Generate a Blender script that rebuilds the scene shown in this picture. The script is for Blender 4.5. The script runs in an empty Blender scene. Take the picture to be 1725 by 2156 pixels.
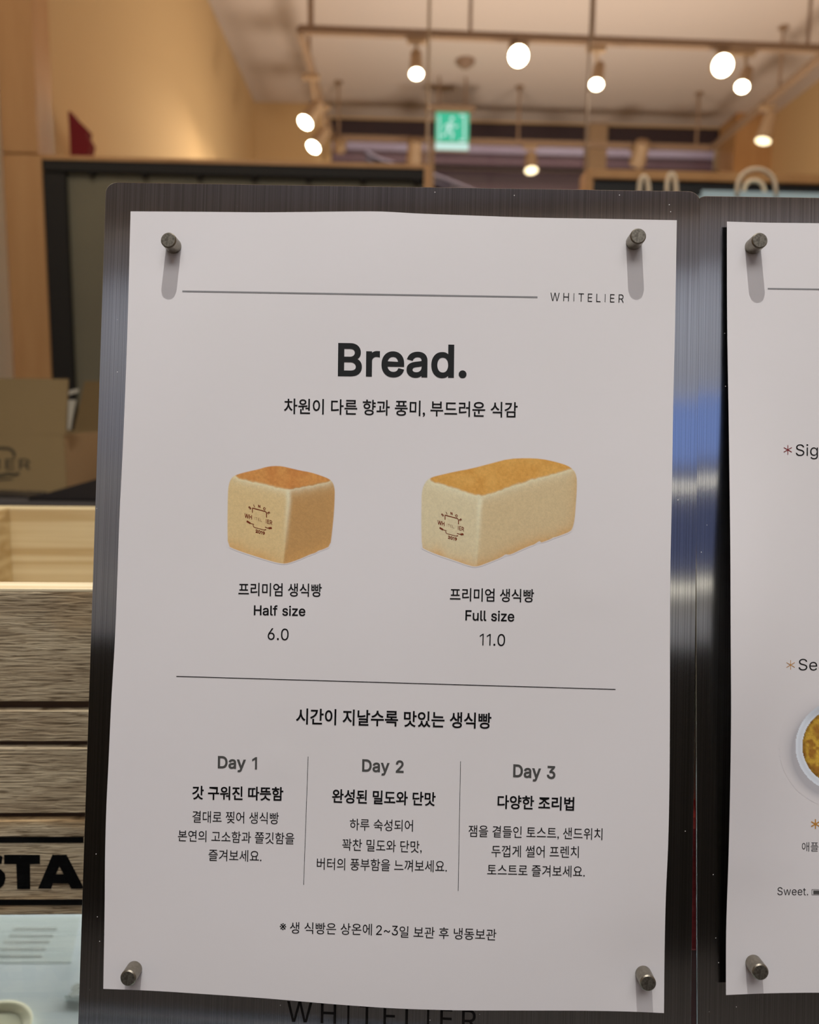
import bpy, math, random
import numpy as np
from mathutils import Vector, Matrix

random.seed(4)
rng = np.random.default_rng(4)
SC = bpy.context.scene
COL = SC.collection
PI = math.pi

# ------------------------------------------------------------------ camera
IW, IH, FPX = 1725.0, 2156.0, 1600.0
CAM = Vector((0.0, 0.0, 1.45))
cam_d = bpy.data.cameras.new('camera')
cam_o = bpy.data.objects.new('camera', cam_d)
COL.objects.link(cam_o)
cam_d.sensor_fit = 'HORIZONTAL'
cam_d.sensor_width = 36.0
cam_d.lens = FPX / IW * 36.0
cam_d.clip_start = 0.01
cam_d.dof.use_dof = True
cam_d.dof.focus_distance = 0.292
cam_d.dof.aperture_fstop = 11.5
RC = (Matrix.Rotation(math.radians(-2.0), 3, 'Z') @ Matrix.Rotation(math.radians(90 - 7.5), 3, 'X')
      @ Matrix.Rotation(math.radians(0.8), 3, 'Z'))
cam_o.matrix_world = Matrix.Translation(CAM) @ RC.to_4x4()
SC.camera = cam_o
RN = np.array(RC)
CN = np.array(CAM)

# ------------------------------------------------------------------ world and exposure
w = bpy.data.worlds.new('world')
SC.world = w
w.use_nodes = True
w.node_tree.nodes['Background'].inputs[0].default_value = (0.8, 0.85, 1.0, 1)
w.node_tree.nodes['Background'].inputs[1].default_value = 0.12
SC.view_settings.view_transform = 'Standard'
SC.view_settings.look = 'None'
SC.view_settings.exposure = 0.0
SC.view_settings.gamma = 1.0
SC.view_settings.use_curve_mapping = False
SC.cycles.max_bounces = 6
SC.cycles.diffuse_bounces = 4
SC.cycles.caustics_reflective = False
SC.cycles.caustics_refractive = False
SC.cycles.sample_clamp_indirect = 4.0
KEY_W = 67.0           # small ceiling spot over the counter
PANEL_W = 43.0  # added overhead fill behind the camera
WASH_W = 15.0         # added fill on the unseen rear wall
UPLIGHT_W = 27.0  # added fill for the ceiling
DOWN_W = 60.0  # added fill for the cabinet fronts
SPOT_W = 46.0          # each track spot

# ------------------------------------------------------------------ picking points
def ray(px, py):
    """direction (numpy, ...x3) of the sight line through a photo point"""
    px = np.asarray(px, float); py = np.asarray(py, float)
    d = np.stack([(px - IW / 2) / FPX, -(py - IH / 2) / FPX, -np.ones_like(px)], -1)
    return d @ RN.T

def hit(px, py, axis, val):
    d = ray(px, py)
    t = (val - CN[axis]) / d[..., axis]
    return CN + d * t[..., None] if d.ndim > 1 else Vector(CN + d * t)

def hx(px, py, v): return hit(px, py, 0, v)
def hy(px, py, v): return hit(px, py, 1, v)
def hz(px, py, v): return hit(px, py, 2, v)

# ------------------------------------------------------------------ materials
def lin(c):
    c = [x / 255.0 for x in c]
    return tuple(x / 12.92 if x <= 0.04045 else ((x + 0.055) / 1.055) ** 2.4 for x in c)

def mat(name, rgb, rough=0.6, metal=0.0, noise=None, bump=None, spec=0.5, emit=None, estr=0.0):
    """rgb in sRGB 0-255; noise=(scale xyz, amount, second rgb); bump=(scale xyz, strength, distance)"""
    m = bpy.data.materials.new(name)
    m.use_nodes = True
    nt = m.node_tree
    b = nt.nodes['Principled BSDF']
    c = lin(rgb)
    b.inputs['Base Color'].default_value = (*c, 1)
    b.inputs['Roughness'].default_value = rough
    b.inputs['Metallic'].default_value = metal
    b.inputs['Specular IOR Level'].default_value = spec
    if emit is not None:
        b.inputs['Emission Color'].default_value = (*lin(emit), 1)
        b.inputs['Emission Strength'].default_value = estr
    tc = nt.nodes.new('ShaderNodeTexCoord')
    def tex(scale, detail=6.0, dist=0.0):
        mp = nt.nodes.new('ShaderNodeMapping')
        mp.inputs['Scale'].default_value = scale
        nt.links.new(tc.outputs['Object'], mp.inputs['Vector'])
        n = nt.nodes.new('ShaderNodeTexNoise')
        n.inputs['Scale'].default_value = 1.0
        n.inputs['Detail'].default_value = detail
        n.inputs['Distortion'].default_value = dist
        nt.links.new(mp.outputs['Vector'], n.inputs['Vector'])
        return n
    if noise:
        n = tex(noise[0], 6.0, noise[3] if len(noise) > 3 else 0.0)
        r = nt.nodes.new('ShaderNodeMapRange')
        r.inputs['From Min'].default_value = 0.35
        r.inputs['From Max'].default_value = 0.65
        r.inputs['To Max'].default_value = noise[1]
        nt.links.new(n.outputs['Fac'], r.inputs['Value'])
        mx = nt.nodes.new('ShaderNodeMix')
        mx.data_type = 'RGBA'
        mx.inputs['A'].default_value = (*c, 1)
        mx.inputs['B'].default_value = (*lin(noise[2]), 1)
        nt.links.new(r.outputs['Result'], mx.inputs['Factor'])
        nt.links.new(mx.outputs['Result'], b.inputs['Base Color'])
    if bump:
        n = tex(bump[0], 8.0)
        bp = nt.nodes.new('ShaderNodeBump')
        bp.inputs['Strength'].default_value = bump[1]
        bp.inputs['Distance'].default_value = bump[2]
        nt.links.new(n.outputs['Fac'], bp.inputs['Height'])
        nt.links.new(bp.outputs['Normal'], b.inputs['Normal'])
    return m

PAPER_ALB = 0.80
M = {}
M['paper'] = mat('paper', (232, 229, 230), 0.75, noise=((9, 9, 9), 0.5, (226, 223, 222)), bump=((420, 420, 420), 0.10, 0.0002), spec=0.25)
M['ink'] = mat('ink', (6, 6, 8), 0.7, spec=0.2)
M['ink_dark'] = mat('headline_ink', (34, 36, 37), 0.7, spec=0.2)
M['ink_grey'] = mat('grey_ink', (82, 82, 80), 0.7, spec=0.2)
M['ink_light'] = mat('light_grey_ink', (140, 140, 142), 0.7, spec=0.2)
M['ink_red'] = mat('red_ink', (125, 25, 32), 0.7, spec=0.2)
M['ink_ochre'] = mat('ochre_ink', (196, 140, 62), 0.7, spec=0.2)
M['ink_brown'] = mat('brown_ink', (118, 48, 22), 0.7, spec=0.2)
M['magnet'] = mat('nickel', (150, 143, 130), 0.38, 0.9, noise=((900, 900, 900), 0.5, (118, 112, 100)))
M['magnet_cap'] = mat('nickel_face', (128, 123, 112), 0.5, 0.85, noise=((1400, 1400, 1400), 0.8, (84, 80, 72)))
M['engrave'] = mat('engraving', (20, 18, 17), 0.8, spec=.1)
M['wall'] = mat('wall_paint', (206, 176, 130), 0.85)
M['wall_rear'] = mat('cool_grey_paint', (232, 236, 246), 0.85)
M['wall_pale'] = mat('pale_wall_paint', (246, 242, 230), 0.85)
M['ceiling'] = mat('ceiling_paint', (202, 190, 182), 0.9)
M['dark_metal'] = mat('dark_window_metal', (58, 46, 52), 0.5)
M['cream_metal'] = mat('cream_lacquer', (172, 146, 116), 0.55)
M['track'] = mat('track_lacquer', (146, 122, 100), 0.5)
M['oak'] = mat('oak', (198, 154, 104), 0.5, noise=((14, 14, 2.2), 0.8, (184, 138, 88)))
M['black'] = mat('black_lining', (17, 15, 13), 0.7)
M['olive'] = mat('grey_green_panel', (122, 118, 98), 0.7, noise=((2, 2, 2), 0.6, (104, 100, 84)))
M['navy'] = mat('dark_navy_lining', (20, 26, 32), 0.6)
M['bag'] = mat('pale_blue_paper', (198, 230, 246), 0.7)
M['cord'] = mat('twisted_paper_cord', (248, 234, 208), 0.8, bump=((300, 300, 300), 0.5, 0.001))
M['red'] = mat('dark_red_felt', (112, 18, 26), 0.9)
M['kraft'] = mat('kraft_card', (136, 113, 74), 0.85, noise=((6, 6, 6), 0.6, (126, 104, 66)))
M['kraft_side'] = mat('kraft_card_fold', (152, 122, 84), 0.85)
M['kraft_ink'] = mat('kraft_print', (62, 54, 36), 0.85)
M['tape'] = mat('grey_tape', (160, 152, 134), 0.5)
M['tray'] = mat('black_tray', (34, 30, 29), 0.4)
M['floor'] = mat('floor_tile', (112, 104, 96), 0.6, noise=((3, 3, 3), 0.4, (100, 92, 85)))
M['case'] = mat('white_case', (224, 230, 230), 0.4)
M['steel_dark'] = mat('dark_steel', (70, 68, 66), 0.4, 0.8)
M['smoke'] = mat('detector_plastic', (140, 116, 98), 0.6)

def wood_front():
    m = bpy.data.materials.new('weathered_plank')
    m.use_nodes = True
    nt = m.node_tree
    b = nt.nodes['Principled BSDF']
    b.inputs['Roughness'].default_value = 0.8
    tc = nt.nodes.new('ShaderNodeTexCoord')
    oi = nt.nodes.new('ShaderNodeObjectInfo')
    add = nt.nodes.new('ShaderNodeVectorMath'); add.operation = 'ADD'
    sc = nt.nodes.new('ShaderNodeVectorMath'); sc.operation = 'SCALE'; sc.inputs[3].default_value = 3.0
    cb = nt.nodes.new('ShaderNodeCombineXYZ')
    for i in range(3): nt.links.new(oi.outputs['Random'], cb.inputs[i])
    nt.links.new(cb.outputs[0], sc.inputs[0])
    nt.links.new(tc.outputs['Object'], add.inputs[0]); nt.links.new(sc.outputs[0], add.inputs[1])
    def tex(scale, det, dist):
        mp = nt.nodes.new('ShaderNodeMapping'); mp.inputs['Scale'].default_value = scale
        mp.inputs['Rotation'].default_value = (0, math.radians(5), 0)
        nt.links.new(add.outputs[0], mp.inputs['Vector'])
        n = nt.nodes.new('ShaderNodeTexNoise'); n.inputs['Scale'].default_value = 1
        n.inputs['Detail'].default_value = det; n.inputs['Distortion'].default_value = dist
        nt.links.new(mp.outputs[0], n.inputs['Vector'])
        return n
    fine = tex((60, 60, 1150), 5, 0.9)
    broad = tex((9, 9, 60), 3, 0.8)
    warm = tex((14, 14, 30), 2, 0.3)
    r1 = nt.nodes.new('ShaderNodeValToRGB')
    e = r1.color_ramp.elements
    e[0].position = 0.34; e[0].color = (*lin((116, 98, 70)), 1)
    e[1].position = 0.50; e[1].color = (*lin((192, 174, 142)), 1)
    x = e.new(0.70); x.color = (*lin((208, 192, 160)), 1)
    nt.links.new(fine.outputs['Fac'], r1.inputs['Fac'])
    r2 = nt.nodes.new('ShaderNodeValToRGB')
    e = r2.color_ramp.elements
    e[0].position = 0.36; e[0].color = (0.74, 0.70, 0.66, 1)
    e[1].position = 0.58; e[1].color = (1, 1, 1, 1)
    nt.links.new(broad.outputs['Fac'], r2.inputs['Fac'])
    r3 = nt.nodes.new('ShaderNodeValToRGB')
    e = r3.color_ramp.elements
    e[0].position = 0.55; e[0].color = (1, 1, 1, 1)
    e[1].position = 0.70; e[1].color = (0.86, 0.72, 0.55, 1)
    nt.links.new(warm.outputs['Fac'], r3.inputs['Fac'])
    m1 = nt.nodes.new('ShaderNodeMix'); m1.data_type = 'RGBA'; m1.blend_type = 'MULTIPLY'; m1.inputs['Factor'].default_value = 1
    m2 = nt.nodes.new('ShaderNodeMix'); m2.data_type = 'RGBA'; m2.blend_type = 'MULTIPLY'; m2.inputs['Factor'].default_value = 1
    nt.links.new(r1.outputs[0], m1.inputs['A']); nt.links.new(r2.outputs[0], m1.inputs['B'])
    nt.links.new(m1.outputs['Result'], m2.inputs['A']); nt.links.new(r3.outputs[0], m2.inputs['B'])
    nt.links.new(m2.outputs['Result'], b.inputs['Base Color'])
    bp = nt.nodes.new('ShaderNodeBump'); bp.inputs['Strength'].default_value = 0.9; bp.inputs['Distance'].default_value = 0.0012
    nt.links.new(fine.outputs['Fac'], bp.inputs['Height']); nt.links.new(bp.outputs[0], b.inputs['Normal'])
    return m
M['plank'] = wood_front()
M['pine'] = mat('pine', (222, 204, 160), 0.6, noise=((3, 40, 170), 0.9, (190, 162, 112), 0.7))
M['pine_edge'] = mat('pine_edge', (244, 232, 200), 0.6, noise=((6, 300, 300), 0.8, (214, 190, 140)))

def brushed():
    m = bpy.data.materials.new('brushed_steel')
    m.use_nodes = True
    nt = m.node_tree
    b = nt.nodes['Principled BSDF']
    b.inputs['Metallic'].default_value = 1.0
    b.inputs['Base Color'].default_value = (0.55, 0.55, 0.56, 1)
    b.inputs['Roughness'].default_value = 0.14
    b.inputs['Anisotropic'].default_value = 0.96
    tg = nt.nodes.new('ShaderNodeTangent'); tg.direction_type = 'UV_MAP'; tg.uv_map = 'UVMap'
    nt.links.new(tg.outputs[0], b.inputs['Tangent'])
    uv = nt.nodes.new('ShaderNodeUVMap'); uv.uv_map = 'UVMap'
    def tex(scale, det):
        mp = nt.nodes.new('ShaderNodeMapping'); mp.inputs['Scale'].default_value = scale
        nt.links.new(uv.outputs[0], mp.inputs['Vector'])
        n = nt.nodes.new('ShaderNodeTexNoise'); n.inputs['Scale'].default_value = 1
        n.inputs['Detail'].default_value = det
        nt.links.new(mp.outputs[0], n.inputs['Vector'])
        return n
    n1 = tex((2600, 4, 1), 4)     # uv in metres: hairlines run down the plate
    r = nt.nodes.new('ShaderNodeMapRange')
    r.inputs['From Min'].default_value = 0.3; r.inputs['From Max'].default_value = 0.7
    r.inputs['To Min'].default_value = 0.36; r.inputs['To Max'].default_value = 0.62
    nt.links.new(n1.outputs['Fac'], r.inputs['Value'])
    cb = nt.nodes.new('ShaderNodeCombineColor')
    for i, k_ in enumerate((.93, 1.0, 1.10)):
        q_ = nt.nodes.new('ShaderNodeMath'); q_.operation = 'MULTIPLY'; q_.inputs[1].default_value = k_
        nt.links.new(r.outputs[0], q_.inputs[0]); nt.links.new(q_.outputs[0], cb.inputs[i])
    # small specks of dust and scratches
    v = nt.nodes.new('ShaderNodeTexVoronoi')
    v.inputs['Scale'].default_value = 190
    nt.links.new(uv.outputs[0], v.inputs['Vector'])
    sp = nt.nodes.new('ShaderNodeMath'); sp.operation = 'LESS_THAN'; sp.inputs[1].default_value = 0.035
    nt.links.new(v.outputs['Distance'], sp.inputs[0])
    mx = nt.nodes.new('ShaderNodeMix'); mx.data_type = 'RGBA'
    mx.inputs['B'].default_value = (0.75, 0.73, 0.70, 1)
    nt.links.new(sp.outputs[0], mx.inputs['Factor'])
    nt.links.new(cb.outputs[0], mx.inputs['A'])
    nt.links.new(mx.outputs['Result'], b.inputs['Base Color'])
    sub = nt.nodes.new('ShaderNodeMath'); sub.operation = 'SUBTRACT'; sub.inputs[0].default_value = 1.0
    nt.links.new(sp.outputs[0], sub.inputs[1]); nt.links.new(sub.outputs[0], b.inputs['Metallic'])
    bp = nt.nodes.new('ShaderNodeBump'); bp.inputs['Strength'].default_value = 0.25; bp.inputs['Distance'].default_value = 0.00005
    nt.links.new(n1.outputs['Fac'], bp.inputs['Height']); nt.links.new(bp.outputs[0], b.inputs['Normal'])
    return m
M['steel'] = brushed()
M['steel_edge'] = mat('cut_steel_edge', (62, 59, 56), .8, .2, spec=.15)

def glass_mat(name='clear_glass', tint=(0.98, 0.99, 0.99)):
    m = bpy.data.materials.new(name)
    m.use_nodes = True
    b = m.node_tree.nodes['Principled BSDF']
    b.inputs['Base Color'].default_value = (*tint, 1)
    b.inputs['Roughness'].default_value = 0.0
    b.inputs['Transmission Weight'].default_value = 1.0
    b.inputs['IOR'].default_value = 1.45
    return m
M['glass'] = glass_mat()

def emis(name, rgb, s):
    m = bpy.data.materials.new(name)
    m.use_nodes = True
    nt = m.node_tree
    nt.nodes.clear()
    e = nt.nodes.new('ShaderNodeEmission')
    e.inputs[0].default_value = (*lin(rgb), 1); e.inputs[1].default_value = s
    o = nt.nodes.new('ShaderNodeOutputMaterial')
    nt.links.new(e.outputs[0], o.inputs[0])
    return m
M['lamp_hot'] = emis('warm_lamp_lens', (255, 240, 205), 22)
M['lamp_soft'] = emis('dim_lamp_lens', (255, 236, 190), 3.0)
M['exit_green'] = emis('green_sign_light', (70, 190, 150), 1.0)
M['exit_white'] = emis('white_sign_light', (205, 240, 230), 0.95)
M['panel_light'] = emis('panel_diffuser', (255, 243, 236), 3.2)
M['blue_box'] = emis('pale_blue_lightbox', (165, 190, 255), .75)
M['tube'] = emis('tube_lamp_glass', (255, 240, 210), 4.5)
M['case_led'] = emis('case_strip_light', (240, 245, 242), 46.0)
M['blue_led'] = emis('cool_strip_light', (160, 210, 240), 5.0)

# ------------------------------------------------------------------ objects
def tag(o, label=None, cat=None, group=None, kind=None):
    if label: o['label'] = label
    if cat: o['category'] = cat
    if group: o['group'] = group
    if kind: o['kind'] = kind
    return o

def thing(name, label, cat, loc=(0, 0, 0), group=None):
    o = bpy.data.objects.new(name, None)
    COL.objects.link(o)
    o.location = loc
    o.empty_display_size = 0.02
    return tag(o, label, cat, group)

def link_mesh(name, verts, faces, m, parent=None, smooth=False):
    """verts are world coordinates"""
    me = bpy.data.meshes.new(name)
    off = Vector(parent_origin(parent)) if parent else Vector((0, 0, 0))
    me.from_pydata([tuple(Vector(v) - off) for v in verts], [], faces)
    me.update()
    if smooth:
        me.polygons.foreach_set('use_smooth', [True] * len(me.polygons))
    me.materials.append(m)
    o = bpy.data.objects.new(name, me)
    COL.objects.link(o)
    if parent: o.parent = parent
    return o

def parent_origin(p):
    t = Vector((0, 0, 0))
    while p is not None:
        t += Vector(p.location); p = p.parent
    return t

class MB:
    def __init__(s): s.v, s.f = [], []
    def add(s, v, f):
        n = len(s.v); s.v += [Vector(x) for x in v]; s.f += [tuple(i + n for i in q) for q in f]; return s
    def box(s, a, b, bev=0.0):
        x0, x1 = sorted((a[0], b[0])); y0, y1 = sorted((a[1], b[1])); z0, z1 = sorted((a[2], b[2]))
        if bev <= 0:
            v = [(x0, y0, z0), (x1, y0, z0), (x1, y1, z0), (x0, y1, z0), (x0, y0, z1), (x1, y0, z1), (x1, y1, z1), (x0, y1, z1)]
            return s.add(v, [(0, 3, 2, 1), (4, 5, 6, 7), (0, 1, 5, 4), (1, 2, 6, 5), (2, 3, 7, 6), (3, 0, 4, 7)])
        c = min(bev, (x1 - x0) / 2.01, (y1 - y0) / 2.01, (z1 - z0) / 2.01)
        vs = []
        for X, sx in ((x0, 1), (x1, -1)):
            for Y, sy in ((y0, 1), (y1, -1)):
                for Z, sz in ((z0, 1), (z1, -1)):
                    vs += [(X, Y + sy * c, Z + sz * c), (X + sx * c, Y, Z + sz * c), (X + sx * c, Y + sy * c, Z)]
        import bmesh
        bm = bmesh.new()
        for q in vs: bm.verts.new(q)
        bmesh.ops.convex_hull(bm, input=bm.verts)
        bm.verts.index_update()
        s.add([v.co.copy() for v in bm.verts], [tuple(v.index for v in f.verts) for f in bm.faces])
        bm.free()
        return s
    def prism(s, poly, d):
        """poly: planar world points, d: extrusion vector"""
        n = len(poly); d = Vector(d)
        v = [Vector(p) for p in poly] + [Vector(p) + d for p in poly]
        f = [tuple(range(n)), tuple(range(2 * n - 1, n - 1, -1))] + [(i, i + n, (i + 1) % n + n, (i + 1) % n) for i in range(n)]
        return s.add(v, f)
    def cyl(s, a, b, r, r2=None, n=20, caps=True):
        a, b = Vector(a), Vector(b); r2 = r if r2 is None else r2
        ax = (b - a).normalized(); u = ax.orthogonal().normalized(); w_ = ax.cross(u)
        v = [a + (u * math.cos(2 * PI * i / n) + w_ * math.sin(2 * PI * i / n)) * r for i in range(n)]
        v += [b + (u * math.cos(2 * PI * i / n) + w_ * math.sin(2 * PI * i / n)) * r2 for i in range(n)]
        f = [(i, (i + 1) % n, (i + 1) % n + n, i + n) for i in range(n)]
        if caps: f += [tuple(range(n))[::-1], tuple(range(n, 2 * n))]
        return s.add(v, f)
    def tube(s, pts, r, n=10):
        pts = [Vector(p) for p in pts]; v = []; f = []
        up = None
        for i, p in enumerate(pts):
            t = (pts[min(i + 1, len(pts) - 1)] - pts[max(i - 1, 0)]).normalized()
            if up is None: up = t.orthogonal().normalized()
            up = (up - t * up.dot(t)).normalized(); sd = t.cross(up)
            v += [p + (up * math.cos(2 * PI * k / n) + sd * math.sin(2 * PI * k / n)) * r for k in range(n)]
        for i in range(len(pts) - 1):
            for k in range(n):
                f.append((i * n + k, i * n + (k + 1) % n, (i + 1) * n + (k + 1) % n, (i + 1) * n + k))
        f += [tuple(range(n))[::-1], tuple(range((len(pts) - 1) * n, len(pts) * n))]
        return s.add(v, f)
    def build(s, name, m, parent=None, smooth=False):
        return link_mesh(name, s.v, s.f, m, parent, smooth)

def struct(name, mb, m, smooth=False):
    return tag(mb.build(name, m, None, smooth), kind='structure')

# ================================================================== THE ROOM
ZCEIL = hy(860, 250, 6.4).z
YBACK = 6.4
XR = hy(1592, 260, YBACK).x
XLF = hy(548, 260, YBACK).x
YC = 2.45                                # plane of the cabinets
XL1 = hy(28, 790, YC).x                  # near left wall
XL2 = hy(108, 790, YC).x                 # right side of the wooden pilaster
YREAR = -4.0
XRR = 3.4
struct('floor', MB().box((-3.2, YREAR - .2, -0.1), (XRR + .2, 10.2, 0)), M['floor'])
struct('ceiling', MB().box((-3.2, YREAR - .2, ZCEIL), (XRR + .2, YBACK + .15, ZCEIL + 0.1)), M['ceiling'])
struct('wall_left', MB().box((XL1 - 0.1, 1.0, 0), (XL1, YC + 0.12, ZCEIL)), M['wall_pale'])
struct('wall_left_return', MB().box((-3.1, .9, 0), (XL1, 1.0, ZCEIL)), M['wall'])
struct('wall_left_rear', MB().box((-3.2, YREAR, 0), (-3.1, .9, ZCEIL)), M['wall'])
struct('wall_left_far', MB().prism([(XL2 - .01, YC + 0.121, 0), (XL2 - .01, YC + 0.121, ZCEIL), (XLF, YBACK, ZCEIL), (XLF, YBACK, 0)], (-0.1, 0, 0)), M['wall'])
struct('wall_right', MB().box((XR, YREAR, 0), (XR + 0.1, YBACK, ZCEIL)), M['wall'])
struct('wall_rear', MB().box((-3.2, YREAR - 0.1, 0), (XRR + .1, YREAR, ZCEIL)), M['wall_rear'])
# far wall round the shop window
wb = MB()
xa, xb = hy(697, 300, YBACK).x, hy(1518, 300, YBACK).x
zt = hy(1000, 256, YBACK).z
wb.box((XLF - .1, YBACK, 0), (xa, YBACK + 0.12, ZCEIL))
wb.box((xb, YBACK, 0), (XR + .1, YBACK + 0.12, ZCEIL))
wb.box((xa, YBACK, zt), (xb, YBACK + 0.12, ZCEIL))
wb.box((xa, YBACK, 0), (xb, YBACK + 0.12, 0.5))
struct('wall_back', wb, M['wall'])
# projecting piers either side
pa, pb = hy(640, 300, 6.15), hy(694, 300, 6.15)
struct('trim_1', MB().box((XLF - .03, 6.15, 0), (pb.x - .06, YBACK, ZCEIL)), M['wall'])
struct('trim_2', MB().box((hy(1548, 300, 6.1).x, 6.1, 0), (XR, YBACK, ZCEIL)), M['oak'])
# shop window: frame, mullions, transom, panes
win = MB()
zh = hy(1000, 292, YBACK).z
win.box((xa, YBACK + .02, zh), (xb, YBACK + 0.08, zt))
wo = struct('window_1', win, M['dark_metal'])
for px0, px1 in ((1237, 1276),):
    MB().box((hy(px0, 320, YBACK).x, YBACK - .03, 0.5), (hy(px1, 320, YBACK).x, YBACK + .1, zt)).build('mullion', M['cream_metal'], wo)
for px0 in (906, 1344):
    MB().box((hy(px0, 320, YBACK).x, YBACK + .01, 0.5), (hy(px0 + 9, 320, YBACK).x, YBACK + .06, zh)).build('mullion', M['cream_metal'], wo)
zz0, zz1 = hy(1000, 352, YBACK).z, hy(1000, 345, YBACK).z
MB().box((xa, YBACK + .015, zz0), (xb, YBACK + .05, zz1)).build('transom', M['dark_metal'], wo)
e = [xa, hy(906, 320, YBACK).x, hy(1237, 320, YBACK).x, hy(1276, 320, YBACK).x, hy(1344, 320, YBACK).x, xb]
for i, (p, q) in enumerate(((e[0], e[1]), (e[1], e[2]), (e[3], e[4]), (e[4], e[5]))):
    MB().box((p, YBACK + .09, 0.5), (q, YBACK + .096, zh)).build('pane', M['glass'], wo)
# the mall corridor seen through the window
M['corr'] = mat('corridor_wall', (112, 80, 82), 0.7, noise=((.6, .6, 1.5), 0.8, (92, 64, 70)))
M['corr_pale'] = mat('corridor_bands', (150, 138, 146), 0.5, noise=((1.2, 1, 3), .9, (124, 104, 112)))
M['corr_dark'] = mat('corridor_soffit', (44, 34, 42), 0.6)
YO = 9.6
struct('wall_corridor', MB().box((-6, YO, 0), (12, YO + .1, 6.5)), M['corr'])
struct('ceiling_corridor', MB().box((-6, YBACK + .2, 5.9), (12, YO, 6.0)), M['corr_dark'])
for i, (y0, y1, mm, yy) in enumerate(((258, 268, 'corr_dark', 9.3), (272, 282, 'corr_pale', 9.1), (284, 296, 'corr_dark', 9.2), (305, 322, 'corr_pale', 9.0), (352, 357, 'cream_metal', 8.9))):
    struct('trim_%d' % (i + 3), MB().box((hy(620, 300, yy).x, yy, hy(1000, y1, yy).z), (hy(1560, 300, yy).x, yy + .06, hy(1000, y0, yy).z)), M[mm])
esc = thing('escalator_handrail', 'pale curved handrail beyond the shop window', 'handrail', hy(800, 370, 8.2))
for k in (0, 14):
    pts = [hy(px, py + k, 8.2) for px, py in ((770, 322), (800, 338), (840, 350), (900, 366), (960, 388), (1010, 410), (1080, 440))]
    MB().tube(pts, 0.025, 8).build('rail', M['corr_pale'], esc, True)
gp = [hy(px, py, 8.22) for px, py in ((770, 324), (840, 352), (960, 390), (1080, 442))]
MB().prism(gp + [Vector((gp[-1].x, 8.22, 0)), Vector((gp[0].x, 8.22, 0))], (0, .02, 0)).build('balustrade', M['corr'], esc)
# unseen fill lamp added so that the outside reads dim and purple
ld = bpy.data.lights.new('corridor_fill', 'AREA'); ld.energy = 120; ld.color = (1.0, 0.88, 0.85); ld.shape = 'RECTANGLE'; ld.size = 5; ld.size_y = 1
lo = bpy.data.objects.new('corridor_fill', ld); COL.objects.link(lo); lo.location = (1.5, 7.9, 5.6)

# ================================================================== WOODEN PILASTER
pil = thing('wooden_pilaster', 'tall orange oak pilaster at the left beside the dark recessed cabinet', 'pilaster', (XL1, YC, 0))
zj = hy(40, 323, YC).z
MB().box((XL1 + .001, YC, 0), (XL2, YC + .12, zj - .002), .002).build('lower_board', M['oak'], pil)
MB().box((XL1 + .001, YC, zj + .002), (hy(75, 200, YC).x, YC + .12, ZCEIL - .002), .002).build('upper_board', M['oak'], pil)

# ================================================================== LEFT CABINET
cab = thing('recessed_cabinet', 'long open cabinet with black lining, olive back and thin oak edge', 'cabinet', (XL2, YC, 0))
x0 = XL2 + .001; x1 = hy(907, 380, YC).x
ztop = hy(485, 336, YC).z
def zat(px, py): return hy(px, py, YC).z
MB().box((x0, YC, ztop - .012), (x1, YC + .6, ztop)).build('top_board', M['oak'], cab)
MB().box((x1 - .02, YC, 0), (x1, YC + .6, ztop - .012)).build('side_board', M['oak'], cab)
MB().cyl((x1 - .01, YC + .05, ztop), (x1 - .01, YC + .05, ZCEIL), .0045, n=8).build('corner_pole', M['cream_metal'], cab)
MB().box((x0 + .0, YC + .004, ztop - .043), (x1 - .02, YC + .6, ztop - .012)).build('lining', M['black'], cab)
MB().box((x0, YC + .004, 0), (x0 + .066, YC + .09, ztop - .05)).build('lining', M['black'], cab)
MB().box((x0 + .066, YC + .024, 0), (x1 - .02, YC + .05, ztop - .043)).build('back_panel', M['olive'], cab)
for px in (193, 305, 420, 535, 650, 765, 878):
    p = hy(px, 366, YC + .012)
    MB().cyl((p.x, p.y, ztop - .043), (p.x, p.y, ztop - .058), .011, .005, 12).build('downlight', M['black'], cab)
# red pointed felt thing on top of it
hat = thing('pointed_ornament', 'dark red pointed felt ornament standing on the recessed cabinet', 'ornament', hy(168, 328, YC + .1))
zb = ztop + .0005
def P(px, py): return hy(px, py, YC + .1)
poly = [(148, 326), (146, 280), (143, 236), (147, 233), (160, 250), (174, 262), (183, 272), (181, 284), (190, 300), (187, 315), (182, 327)]
pp = [P(*q) for q in poly]
pp[0].z = zb; pp[-1].z = zb
h1 = MB().prism(pp, (0, .045, 0)); h1.build('cone', M['red'], hat)

# ================================================================== RIGHT CABINET AND BAGS
cb2 = thing('oak_framed_cabinet', 'oak framed cabinet with dark lining behind the paper bags', 'cabinet', (hy(1235, 380, YC).x, YC, 0))
u0 = hy(1236, 380, YC).x; u1 = 2.2
zt2 = hy(1480, 361, YC).z
th = .028
MB().box((u0, YC, zt2 - th), (u1, YC + .09, zt2), .002).build('top_board', M['oak'], cb2)
MB().box((u0, YC, 0), (u0 + .02, YC + .09, zt2 - th)).build('side_board', M['oak'], cb2)
MB().cyl((u0 + .004, YC + .05, zt2), (u0 + .004, YC + .05, ZCEIL), .004, n=8).build('corner_pole', M['track'], cb2)
MB().box((u0 + .02, YC + .012, 0), (u1, YC + .03, zt2 - th)).build('back_panel', M['navy'], cb2)

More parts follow.
